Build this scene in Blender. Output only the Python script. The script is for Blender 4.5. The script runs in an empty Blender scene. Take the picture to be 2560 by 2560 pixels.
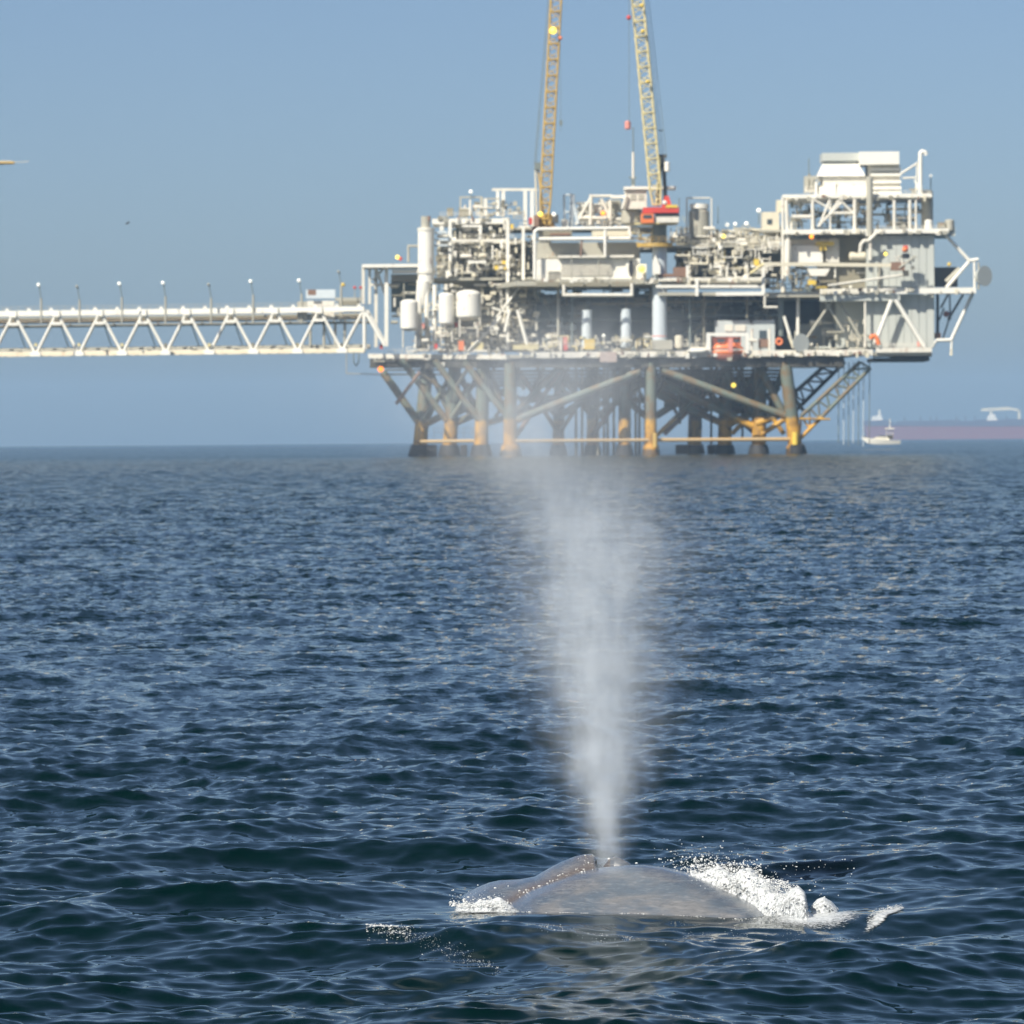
import bpy, bmesh, math, random
import numpy as np
from mathutils import Vector, Matrix
R = math.radians
random.seed(11)
sc = bpy.context.scene
COL = sc.collection

# ------------------------------------------------------------------ camera
F = 12000.0            # focal length in pixels of the 2560 px photograph
CAM_H = 5.0            # eye height over the water
ROLL = 0.0078          # the horizon climbs a little to the right
PITCH = (1280 - 1093) / F
cam_data = bpy.data.cameras.new('camera')
cam_data.sensor_width = 36
cam_data.lens = 36 * F / 2560
cam_data.clip_start = 1
cam_data.clip_end = 60000
cam_data.dof.use_dof = True
cam_data.dof.focus_distance = 50.0
cam_data.dof.aperture_fstop = 5.0
cam = bpy.data.objects.new('camera', cam_data)
COL.objects.link(cam)
CAMROT = Matrix.Rotation(R(90) - PITCH, 3, 'X') @ Matrix.Rotation(-ROLL, 3, 'Z')
cam.matrix_world = Matrix.Translation((0, 0, CAM_H)) @ CAMROT.to_4x4()
sc.camera = cam

# ------------------------------------------------------------------ world, sun, exposure
SUN_EL, SUN_AZ = R(43), R(-142)       # azimuth clockwise from the viewing direction (+Y)
world = bpy.data.worlds.new('World')
sc.world = world
world.use_nodes = True
wn = world.node_tree
bg = wn.nodes['Background']
sky = wn.nodes.new('ShaderNodeTexSky')
sky.sky_type = 'NISHITA'
sky.sun_disc = False
sky.sun_elevation = SUN_EL
sky.sun_rotation = SUN_AZ
sky.altitude = 0
sky.air_density = 0.66
sky.dust_density = 1.35
sky.ozone_density = 3.3
wn.links.new(sky.outputs[0], bg.inputs['Color'])
bg.inputs['Strength'].default_value = 0.080
sun_dir = Vector((math.sin(SUN_AZ) * math.cos(SUN_EL), math.cos(SUN_AZ) * math.cos(SUN_EL), math.sin(SUN_EL)))
sl = bpy.data.lights.new('sun', 'SUN')
sl.energy = 5.0
sl.angle = R(0.53)
sl.color = (1.0, 0.94, 0.83)
so = bpy.data.objects.new('sun', sl)
so.rotation_euler = sun_dir.to_track_quat('Z', 'Y').to_euler()
COL.objects.link(so)
sc.view_settings.view_transform = 'Standard'
sc.view_settings.look = 'None'
sc.view_settings.gamma = 1
sc.view_settings.use_curve_mapping = False
sc.view_settings.exposure = 0.36
sc.cycles.volume_step_rate = 1.0
sc.cycles.volume_bounces = 4
sc.cycles.max_bounces = 6
sc.cycles.sample_clamp_indirect = 8

# ------------------------------------------------------------------ helpers
def zdrop(r):
    return -r * r / (2 * 7.39e6)       # curvature of the sea

def P(px, py, D):
    """The point at depth D seen at a pixel of the 2560 px photograph."""
    v = CAMROT @ Vector(((px - 1280) / F, (1280 - py) / F, -1.0))
    t = D / v.y
    return Vector((v.x * t, D, CAM_H + v.z * t))

def M(n, D):
    return n * D / F

def ntree(name):
    m = bpy.data.materials.new(name)
    m.use_nodes = True
    return m, m.node_tree, m.node_tree.nodes['Principled BSDF']

def N(nt, t, **kw):
    n = nt.nodes.new(t)
    for k, v in kw.items():
        if k.startswith('i_'):
            n.inputs[k[2:].replace('_', ' ')].default_value = v
        else:
            setattr(n, k, v)
    return n

_mats = {}
def paint(name, col, rough=0.5, var=0.25, rust=0.0, rustcol=(0.30, 0.13, 0.05), grime=(0.25, 0.23, 0.18), scale=0.5):
    if name in _mats:
        return _mats[name]
    m, nt, b = ntree(name)
    L = nt.links
    geo = N(nt, 'ShaderNodeNewGeometry')
    mp = N(nt, 'ShaderNodeMapping')
    mp.inputs['Scale'].default_value = (1, 1, 0.45)
    L.new(geo.outputs['Position'], mp.inputs['Vector'])
    n1 = N(nt, 'ShaderNodeTexNoise', i_Scale=scale, i_Detail=5.0, i_Roughness=0.65)
    L.new(mp.outputs[0], n1.inputs['Vector'])
    r1 = N(nt, 'ShaderNodeMapRange', i_From_Min=0.35, i_From_Max=0.75, i_To_Min=0.0, i_To_Max=var)
    L.new(n1.outputs[0], r1.inputs[0])
    mx = N(nt, 'ShaderNodeMix', data_type='RGBA')
    mx.inputs[6].default_value = (*col, 1)
    mx.inputs[7].default_value = (*[c * 0.5 + g * 0.5 for c, g in zip(col, grime)], 1)
    L.new(r1.outputs[0], mx.inputs[0])
    out = mx.outputs[2]
    if rust > 0:
        n2 = N(nt, 'ShaderNodeTexNoise', i_Scale=scale * 1.9, i_Detail=4.0, i_Roughness=0.6)
        L.new(mp.outputs[0], n2.inputs['Vector'])
        r2 = N(nt, 'ShaderNodeMapRange', i_From_Min=0.70 - rust * 0.3, i_From_Max=0.80 - rust * 0.25, i_To_Min=0.0, i_To_Max=0.85)
        L.new(n2.outputs[0], r2.inputs[0])
        m2 = N(nt, 'ShaderNodeMix', data_type='RGBA')
        L.new(out, m2.inputs[6])
        m2.inputs[7].default_value = (*rustcol, 1)
        L.new(r2.outputs[0], m2.inputs[0])
        out = m2.outputs[2]
    L.new(out, b.inputs['Base Color'])
    b.inputs['Roughness'].default_value = rough
    _mats[name] = m
    return m

def emit(name, col, strength):
    if name in _mats:
        return _mats[name]
    m, nt, b = ntree(name)
    b.inputs['Base Color'].default_value = (*col, 1)
    b.inputs['Emission Color'].default_value = (*col, 1)
    b.inputs['Emission Strength'].default_value = strength
    _mats[name] = m
    return m

def ring_frame(a, b):
    d = (b - a).normalized()
    up = Vector((0, 0, 1)) if abs(d.z) < 0.95 else Vector((0, 1, 0))
    x = d.cross(up).normalized()
    return x, x.cross(d).normalized()

class MB:
    def __init__(s):
        s.v = []; s.f = []; s.sm = []
    def add(s, vs, fs, smooth=False):
        o = len(s.v)
        s.v += [tuple(v) for v in vs]
        s.f += [tuple(i + o for i in f) for f in fs]
        s.sm += [smooth] * len(fs)
        return s
    def box(s, lo, hi):
        x0, y0, z0 = lo; x1, y1, z1 = hi
        return s.add([(x0,y0,z0),(x1,y0,z0),(x1,y1,z0),(x0,y1,z0),(x0,y0,z1),(x1,y0,z1),(x1,y1,z1),(x0,y1,z1)],
              [(0,3,2,1),(4,5,6,7),(0,1,5,4),(1,2,6,5),(2,3,7,6),(3,0,4,7)])
    def cone(s, a, b, r0, r1, n=10, smooth=True):
        a = Vector(a); b = Vector(b)
        x, y = ring_frame(a, b)
        vs = []
        for c, r in ((a, r0), (b, r1)):
            for k in range(n):
                t = 2 * math.pi * k / n
                vs.append(c + x * math.cos(t) * r + y * math.sin(t) * r)
        s.add(vs, [(k, (k + 1) % n, n + (k + 1) % n, n + k) for k in range(n)], smooth)
        s.add(vs, [tuple(range(n))[::-1], tuple(range(n, 2 * n))])
        return s
    def cyl(s, a, b, r, n=10):
        return s.cone(a, b, r, r, n)
    def beam(s, a, b, w, h):
        a = Vector(a); b = Vector(b)
        x, y = ring_frame(a, b)
        vs = [c + x * (i * w / 2) + y * (j * h / 2) for c in (a, b) for i, j in ((-1,-1),(1,-1),(1,1),(-1,1))]
        return s.add(vs, [(0,3,2,1),(4,5,6,7),(0,1,5,4),(1,2,6,5),(2,3,7,6),(3,0,4,7)])
    def ball(s, c, r, n=10, m=6, sq=(1, 1, 1)):
        vs = []; fs = []
        for i in range(m + 1):
            p = math.pi * i / m
            for k in range(n):
                t = 2 * math.pi * k / n
                vs.append((c[0] + r * sq[0] * math.sin(p) * math.cos(t), c[1] + r * sq[1] * math.sin(p) * math.sin(t), c[2] + r * sq[2] * math.cos(p)))
        for i in range(m):
            for k in range(n):
                a, b_ = i * n + k, i * n + (k + 1) % n
                if i == 0: fs.append((a, a + n, b_ + n))
                elif i == m - 1: fs.append((a, a + n, b_))
                else: fs.append((a, a + n, b_ + n, b_))
        return s.add(vs, fs, True)
    def tube(s, pts, r, n=8):
        for a, b in zip(pts[:-1], pts[1:]):
            s.cyl(a, b, r, n)
        for p in pts[1:-1]:
            s.ball(p, r * 1.02, n, 6)
        return s
    def prism(s, pts, y0, y1):
        """outline in x,z (list of (x,z)) pushed from y0 to y1"""
        n = len(pts)
        vs = [(x, y0, z) for x, z in pts] + [(x, y1, z) for x, z in pts]
        return s.add(vs, [tuple(range(n))[::-1], tuple(range(n, 2 * n))] + [(k, (k + 1) % n, n + (k + 1) % n, n + k) for k in range(n)])
    def build(s, name, mat, parent=None, kind=None):
        me = bpy.data.meshes.new(name)
        o = parent.location if parent is not None else Vector((0, 0, 0))
        me.from_pydata([(v[0] - o.x, v[1] - o.y, v[2] - o.z) for v in s.v], [], s.f)
        me.polygons.foreach_set('use_smooth', s.sm)
        me.materials.append(mat)
        me.validate()
        bm = bmesh.new(); bm.from_mesh(me)
        bmesh.ops.recalc_face_normals(bm, faces=bm.faces)
        bm.to_mesh(me); bm.free()
        ob = bpy.data.objects.new(name, me)
        COL.objects.link(ob)
        if parent is not None:
            ob.parent = parent
        if kind:
            ob['kind'] = kind
        return ob

_labels = set()
def tag(o, label, cat, group=None):
    o['label'] = label
    o['category'] = cat
    if group:
        o['group'] = group
    return o

def thing(name, loc, label, cat, group=None):
    o = bpy.data.objects.new(name, None)
    o.location = loc
    o.empty_display_size = 1
    COL.objects.link(o)
    return tag(o, label, cat, group)

def grid_mesh(name, X, Y, Z, mat, wrap=False, parent=None):
    """a sheet from 2-D arrays"""
    r, c = X.shape
    me = bpy.data.meshes.new(name)
    co = np.stack([X, Y, Z], -1).astype(np.float32).reshape(-1)
    idx = np.arange(r * c, dtype=np.int32).reshape(r, c)
    if wrap:
        a = idx[:-1]; b = np.roll(idx, -1, 1)[:-1]; c_ = np.roll(idx, -1, 1)[1:]; d = idx[1:]
    else:
        a = idx[:-1, :-1]; b = idx[:-1, 1:]; c_ = idx[1:, 1:]; d = idx[1:, :-1]
    q = np.stack([a, b, c_, d], -1).reshape(-1)
    nf = q.size // 4
    me.vertices.add(r * c); me.vertices.foreach_set('co', co)
    me.loops.add(nf * 4); me.loops.foreach_set('vertex_index', q)
    me.polygons.add(nf)
    me.polygons.foreach_set('loop_start', np.arange(0, nf * 4, 4, dtype=np.int32))
    me.polygons.foreach_set('loop_total', np.full(nf, 4, dtype=np.int32))
    me.update(calc_edges=True)
    me.polygons.foreach_set('use_smooth', np.ones(nf, dtype=bool))
    me.materials.append(mat)
    ob = bpy.data.objects.new(name, me)
    COL.objects.link(ob)
    if parent is not None:
        ob.parent = parent
    return ob

# ------------------------------------------------------------------ the sea
rng = np.random.default_rng(5)
class Waves:
    """periodic random sea surface from a directional spectrum"""
    def __init__(s, L, n, lmin, lmax, slope, rot, spread=2.0, power=-4.0):
        s.L, s.n, s.rot = L, n, rot
        k = np.fft.fftfreq(n, L / n) * 2 * np.pi
        kx, ky = np.meshgrid(k, k)
        kk = np.hypot(kx, ky); kk[0, 0] = 1
        lam = 2 * np.pi / kk
        band = 1 / (1 + (lam / lmax) ** 6) / (1 + (lmin / lam) ** 6)
        th = np.arctan2(ky, kx)
        dirn = np.abs(np.cos(th - np.pi / 2)) ** spread * 0.85 + 0.15
        amp = kk ** (power / 2) * np.sqrt(band * dirn)
        amp[0, 0] = 0
        h = np.fft.fft2(rng.standard_normal((n, n)))
        h = h * amp
        sx = np.fft.ifft2(1j * kx * h).real; sy = np.fft.ifft2(1j * ky * h).real
        g = slope / np.sqrt((sx ** 2 + sy ** 2).mean())
        s.h = (np.fft.ifft2(h).real * g).astype(np.float32)
        s.dx = (np.fft.ifft2(1j * kx / kk * h).real * g).astype(np.float32)
        s.dy = (np.fft.ifft2(1j * ky / kk * h).real * g).astype(np.float32)
    def at(s, x, y):
        c, d = math.cos(s.rot), math.sin(s.rot)
        u = (c * x + d * y) / s.L * s.n; v = (-d * x + c * y) / s.L * s.n
        i = np.floor(u).astype(np.int64); j = np.floor(v).astype(np.int64)
        fu = u - i; fv = v - j
        i0 = i % s.n; i1 = (i + 1) % s.n; j0 = j % s.n; j1 = (j + 1) % s.n
        def smp(a):
            return (a[j0, i0] * (1 - fu) + a[j0, i1] * fu) * (1 - fv) + (a[j1, i0] * (1 - fu) + a[j1, i1] * fu) * fv
        ox = smp(s.dx); oy = smp(s.dy)
        return smp(s.h), c * ox - d * oy, d * ox + c * oy

W_long = Waves(233.0, 1024, 1.1, 8.0, 0.095, 0.30, 1.6, -3.7)
W_mid = Waves(41.0, 1024, 0.20, 1.05, 0.275, -0.10, 2.3, -3.5)
W_fine = Waves(11.3, 1024, 0.07, 0.36, 0.10, 0.15, 1.6, -3.7)

def calm(x, y):
    """smooth slick the whale leaves round itself"""
    u = (x - 1.15) / 3.1; v = (y - 50.4 + 0.42 * (x - 1)) / 1.7
    return np.exp(-(u * u) ** 1.5 - (v * v) ** 1.2)

def sea(x, y, spacing=None, fade=None):
    r = np.hypot(x, y)
    sp = np.zeros_like(r) if spacing is None else spacing
    q = calm(x, y)
    w1 = 1 - 0.75 * q
    w2 = np.clip(1.8 - sp / 1.0, 0.0, 1) * (1 - 0.80 * q)
    w3 = np.clip(1.6 - sp / 0.2, 0, 1) * (1 - 0.75 * q)
    k = 1 / (1 + np.exp((r - 61.0) / 2.2))        # silky water round the boat and the whale
    w1 = w1 * (1 + 0.35 * k); w2 = w2 * (1 - 0.25 * k); w3 = w3 * (1 - 0.68 * k)
    # gusts: patches of rougher and smoother water
    g = 1 + 0.22 * np.sin(x / 9.1 + 1.3 * np.sin(y / 23.0)) * np.sin(y / 13.7 + x / 31.0 + 0.6)
    if fade is not None:
        w1 = w1 * fade; w2 = w2 * fade; w3 = w3 * fade
    a, ax, ay = W_long.at(x, y); b, bx_, by_ = W_mid.at(x, y); c, cx_, cy_ = W_fine.at(x, y)
    z = zdrop(r) + a * w1 + (b * w2 + c * w3) * g
    ch = 0.95
    return (x + ch * (ax * w1 + bx_ * w2 * g + 0.6 * cx_ * w3), y + ch * (ay * w1 + by_ * w2 * g + 0.6 * cy_ * w3), z)

def sea_material():
    m, nt, b = ntree('sea_water')
    L = nt.links
    geo = N(nt, 'ShaderNodeNewGeometry')
    total = None
    # ripples too small for the mesh: two octaves of random slope turned into a normal
    for sc_, amp, st, d0, d1, near, far in ((1.1, 0.32, (0.62, 1.0, 1.0), 80.0, 300.0, 0.10, 4.5), (4.5, 0.28, (0.6, 1.0, 1.0), 55.0, 150.0, 0.12, 4.6), (17.0, 0.10, (0.7, 1, 1), 50.0, 110.0, 0.15, 4.0)):
        mp = N(nt, 'ShaderNodeMapping')
        mp.inputs['Scale'].default_value = st
        mp.inputs['Rotation'].default_value = (0, 0, 0.25)
        L.new(geo.outputs['Position'], mp.inputs['Vector'])
        n = N(nt, 'ShaderNodeTexNoise', i_Scale=sc_, i_Detail=2.0, i_Roughness=0.6)
        L.new(mp.outputs[0], n.inputs['Vector'])
        sub = N(nt, 'ShaderNodeVectorMath', operation='SUBTRACT')
        sub.inputs[1].default_value = (0.5, 0.5, 0.5)
        L.new(n.outputs['Color'], sub.inputs[0])
        # the coarse octave only replaces the mesh's own waves far out
        ml = N(nt, 'ShaderNodeVectorMath', operation='MULTIPLY')
        ml.inputs[1].default_value = (amp * 0.8, amp * 1.2, 0)
        L.new(sub.outputs[0], ml.inputs[0])
        cur = ml.outputs[0]
        if True:
            ln = N(nt, 'ShaderNodeVectorMath', operation='LENGTH')
            L.new(geo.outputs['Position'], ln.inputs[0])
            mr = N(nt, 'ShaderNodeMapRange', i_From_Min=d0, i_From_Max=d1, i_To_Min=near, i_To_Max=far)
            L.new(ln.outputs['Value'], mr.inputs[0])
            s2 = N(nt, 'ShaderNodeVectorMath', operation='SCALE')
            L.new(cur, s2.inputs[0]); L.new(mr.outputs[0], s2.inputs['Scale'])
            cur = s2.outputs[0]
        if total is None:
            total = cur
        else:
            ad = N(nt, 'ShaderNodeVectorMath', operation='ADD')
            L.new(total, ad.inputs[0]); L.new(cur, ad.inputs[1])
            total = ad.outputs[0]
    ad = N(nt, 'ShaderNodeVectorMath', operation='ADD')
    L.new(geo.outputs['Normal'], ad.inputs[0]); L.new(total, ad.inputs[1])
    nm = N(nt, 'ShaderNodeVectorMath', operation='NORMALIZE')
    L.new(ad.outputs[0], nm.inputs[0])
    L.new(nm.outputs[0], b.inputs['Normal'])
    b.inputs['Base Color'].default_value = (0.0, 0.0075, 0.0065, 1)
    # unresolved ripples widen the reflection with distance
    rl = N(nt, 'ShaderNodeVectorMath', operation='LENGTH')
    L.new(geo.outputs['Position'], rl.inputs[0])
    rr = N(nt, 'ShaderNodeMapRange', i_From_Min=60.0, i_From_Max=600.0, i_To_Min=0.01, i_To_Max=0.16)
    L.new(rl.outputs['Value'], rr.inputs[0])
    L.new(rr.outputs[0], b.inputs['Roughness'])
    b.inputs['IOR'].default_value = 1.33
    b.inputs['Specular Tint'].default_value = (0.70, 1.0, 0.96, 1)
    return m

def build_sea():
    # rings: fine where the picture shows separate waves, coarse towards the horizon
    r = [0.0, 6, 14, 22, 30, 34]
    d = 36.0
    while d < 14000:
        r.append(d)
        if d < 110: st = d * d / 24000 * 0.85
        elif d < 330: st = 0.43 + (d - 110) * 0.0012
        elif d < 1400: st = 0.70 + (d - 330) * 0.0045
        else: st = 5.5 + (d - 1400) * 0.05
        d += st
    r = np.array(r)
    dense = np.linspace(-R(7.4), R(7.4), 570)
    side = np.concatenate([np.linspace(R(7.6), R(20), 26)[1:], np.linspace(R(20), R(180), 34)[1:]])
    ang = np.concatenate([-side[::-1][1:], dense, side])
    RR, AA = np.meshgrid(r, ang, indexing='ij')
    X = RR * np.sin(AA); Y = RR * np.cos(AA)
    dr = np.gradient(r)
    SP = np.maximum(dr[:, None] * np.ones_like(AA), 0.4 * RR * np.gradient(ang)[None, :])
    fade = np.clip((R(20) - np.abs(AA)) / R(6), 0, 1) * np.clip((RR - 8) / 25, 0, 1) * np.clip((3200 - RR) / 1800, 0, 1)
    x, y, z = sea(X, Y, SP, fade)
    o = grid_mesh('sea', x, y, z, sea_material(), wrap=True)
    o['kind'] = 'structure'
    print('sea verts', X.size)
build_sea()

# ------------------------------------------------------------------ haze
def build_haze():
    mb = MB().box((-15000, -600, -15.0), (15000, 14500, 175))
    m = bpy.data.materials.new('haze')
    m.use_nodes = True
    nt = m.node_tree
    nt.nodes.clear()
    out = N(nt, 'ShaderNodeOutputMaterial')
    v = N(nt, 'ShaderNodeVolumePrincipled')
    v.inputs['Color'].default_value = (0.47, 0.72, 1.0, 1)
    v.inputs['Density'].default_value = 0.00008
    v.inputs['Anisotropy'].default_value = 0.0
    nt.links.new(v.outputs[0], out.inputs['Volume'])
    o = mb.build('haze', m)
    o['kind'] = 'stuff'
build_haze()

# ------------------------------------------------------------------ paints
WHITE = paint('white_paint', (0.86, 0.83, 0.73), 0.45, 0.25, 0.14, scale=0.35)
WHITE2 = paint('chalky_white_paint', (0.78, 0.74, 0.63), 0.6, 0.5, 0.3, scale=0.5)
CREAM = paint('cream_paint', (0.72, 0.66, 0.50), 0.5, 0.3, 0.2)
GREY = paint('grey_steel', (0.43, 0.41, 0.33), 0.6, 0.45, 0.2)
OLIVE = paint('weathered_grey_steel', (0.26, 0.235, 0.165), 0.7, 0.4, 0.25)
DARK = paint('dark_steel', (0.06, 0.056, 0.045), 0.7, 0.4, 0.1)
RUSTY = paint('rusty_steel', (0.24, 0.13, 0.08), 0.8, 0.5, 0.3)
SIDING = paint('grey_siding', (0.52, 0.54, 0.49), 0.55, 0.2, 0.02, scale=0.2)
BLUEGREY = paint('pale_blue_grey_paint', (0.62, 0.68, 0.70), 0.45, 0.25, 0.04)
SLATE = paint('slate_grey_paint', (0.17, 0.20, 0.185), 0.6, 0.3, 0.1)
YELLOW = paint('yellow_paint', (0.78, 0.55, 0.07), 0.5, 0.3, 0.1)
OCHRE = paint('weathered_yellow_paint', (0.56, 0.36, 0.07), 0.6, 0.5, 0.25)
PALEYEL = paint('faded_yellow_paint', (0.70, 0.60, 0.30), 0.55, 0.4, 0.15)
RED = paint('red_paint', (0.62, 0.05, 0.03), 0.5, 0.3, 0.05)
ORANGE = paint('orange_gelcoat', (0.85, 0.22, 0.06), 0.35, 0.15, 0.0)
BRICK = paint('dark_red_paint', (0.25, 0.06, 0.03), 0.6, 0.3, 0.1)
PINK = paint('faded_red_paint', (0.75, 0.28, 0.22), 0.6, 0.3)
TAN = paint('tan_paint', (0.50, 0.34, 0.15), 0.65, 0.4, 0.2)
BLACK = paint('black_rubber', (0.025, 0.025, 0.028), 0.7, 0.2)
GLASS = paint('window_glass', (0.05, 0.07, 0.08), 0.1, 0.1)
L_AMBER = emit('amber_lamp_glow', (1.0, 0.28, 0.02), 1.7)
L_YEL = emit('yellow_lamp_glow', (1.0, 0.75, 0.10), 1.4)
L_WHITE = emit('white_lamp_glow', (1.0, 0.97, 0.85), 0.55)

def jacket_paint():
    """grey-green above, yellow in the splash zone, dark growth at the waterline"""
    m, nt, b = ntree('jacket_paint')
    L = nt.links
    geo = N(nt, 'ShaderNodeNewGeometry')
    sx = N(nt, 'ShaderNodeSeparateXYZ')
    L.new(geo.outputs['Position'], sx.inputs[0])
    n = N(nt, 'ShaderNodeTexNoise', i_Scale=0.7, i_Detail=5.0)
    L.new(geo.outputs['Position'], n.inputs['Vector'])
    ad = N(nt, 'ShaderNodeMath', operation='MULTIPLY_ADD')
    L.new(n.outputs[0], ad.inputs[0]); ad.inputs[1].default_value = 2.0; L.new(sx.outputs['Z'], ad.inputs[2])
    cr = N(nt, 'ShaderNodeValToRGB')
    mr = N(nt, 'ShaderNodeMapRange', i_From_Min=0.0, i_From_Max=24.0)
    L.new(ad.outputs[0], mr.inputs[0])
    L.new(mr.outputs[0], cr.inputs[0])
    e = cr.color_ramp.elements
    e[0].position = 0.09; e[0].color = (0.035, 0.03, 0.02, 1)
    e[1].position = 0.47; e[1].color = (0.125, 0.15, 0.12, 1)
    for p_, c in ((0.12, (0.58, 0.30, 0.03)), (0.42, (0.64, 0.35, 0.035)), (0.62, (0.15, 0.18, 0.14))):
        x = e.new(p_); x.color = (*c, 1)
    n2 = N(nt, 'ShaderNodeTexNoise', i_Scale=0.4, i_Detail=6.0)
    L.new(geo.outputs['Position'], n2.inputs['Vector'])
    mr2 = N(nt, 'ShaderNodeMapRange', i_From_Min=0.43, i_From_Max=0.62, i_To_Max=0.7)
    L.new(n2.outputs[0], mr2.inputs[0])
    mx = N(nt, 'ShaderNodeMix', data_type='RGBA')
    L.new(mr2.outputs[0], mx.inputs[0]); L.new(cr.outputs[0], mx.inputs[6]); mx.inputs[7].default_value = (0.20, 0.105, 0.03, 1)
    L.new(mx.outputs[2], b.inputs['Base Color'])
    b.inputs['Roughness'].default_value = 0.6
    return m
JACKET = jacket_paint()

# ------------------------------------------------------------------ part helpers (measures in pixels of the photograph at depth D)
def bx(par, name, x0, y0, x1, y1, D, dep, mat):
    a = P((x0 + x1) / 2, (y0 + y1) / 2, D)
    w, h = M(abs(x1 - x0), D) / 2, M(abs(y1 - y0), D) / 2
    return MB().box((a.x - w, D, a.z - h), (a.x + w, D + dep, a.z + h)).build(name, mat, par)

_cyl = {}
def bar(par, name, a, b, r, mat, square=False):
    """one straight member: a shared unit mesh, stretched from a to b"""
    key = (mat.name, square)
    if key not in _cyl:
        mb = MB()
        if square: mb.box((-1, -1, 0), (1, 1, 1))
        else: mb.cyl((0, 0, 0), (0, 0, 1), 1, 10)
        o = mb.build('x', mat)
        _cyl[key] = o.data
        bpy.data.objects.remove(o)
    a = Vector(a); b = Vector(b)
    o = bpy.data.objects.new(name, _cyl[key])
    COL.objects.link(o)
    o.parent = par
    o.location = a - par.location
    o.rotation_mode = 'QUATERNION'
    o.rotation_quaternion = (b - a).to_track_quat('Z', 'Y')
    o.scale = (r, r, (b - a).length)
    return o

def pbar(par, name, p0, p1, wpx, D, mat, square=False, D1=None):
    """a member between two pixels, wpx wide"""
    return bar(par, name, P(p0[0], p0[1], D), P(p1[0], p1[1], D1 or D), M(wpx, D) / 2, mat, square)

def pipe(par, name, pts, wpx, D, mat):
    return MB().tube([P(x, y, D) for x, y in pts], M(wpx, D) / 2, 9).build(name, mat, par)

def lamp_ball(par, x, y, rpx, D, mat, name='lamp'):
    c = P(x, y, D)
    return MB().ball(c, M(rpx, D), 10, 8).build(name, mat, par)

def railing(par, pts, mat=None, h=1.15, step=1.9, name='railing'):
    mb = MB()
    for a, b in zip(pts[:-1], pts[1:]):
        a = Vector(a); b = Vector(b)
        n = max(1, int((b - a).length / step))
        for k in range(n + 1):
            q = a.lerp(b, k / n)
            mb.beam(q, q + Vector((0, 0, h)), 0.09, 0.09)
        for z in (h, h * 0.55):
            mb.beam(a + Vector((0, 0, z)), b + Vector((0, 0, z)), 0.09, 0.09)
    return mb.build(name, mat or WHITE2, par, kind='stuff')

def prail(par, x0, y0, x1, y1, D, mat=None, h=1.15):
    return railing(par, [P(x0, y0, D), P(x1, y1, D)], mat, h)

def vessel(par, name, x0, y0, x1, y1, D, mat, horiz=False):
    """a tank with domed ends filling the pixel box"""
    cx, cy = (x0 + x1) / 2, (y0 + y1) / 2
    if horiz:
        r = M(y1 - y0, D) / 2
        a = P(x0, cy, D + r); b = P(x1, cy, D + r)
        a.z = b.z = (a.z + b.z) / 2
        d = Vector((r * 0.5, 0, 0)); sq = (0.5, 1, 1)
    else:
        r = M(x1 - x0, D) / 2
        a = P(cx, y1, D + r); b = P(cx, y0, D + r)
        b.x = a.x
        d = Vector((0, 0, r * 0.4)); sq = (1, 1, 0.4)
    mb = MB().cyl(a + d, b - d, r, 16)
    mb.ball(a + d, r * 0.998, 16, 8, sq); mb.ball(b - d, r * 0.998, 16, 8, sq)
    return mb.build(name, mat, par)

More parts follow.
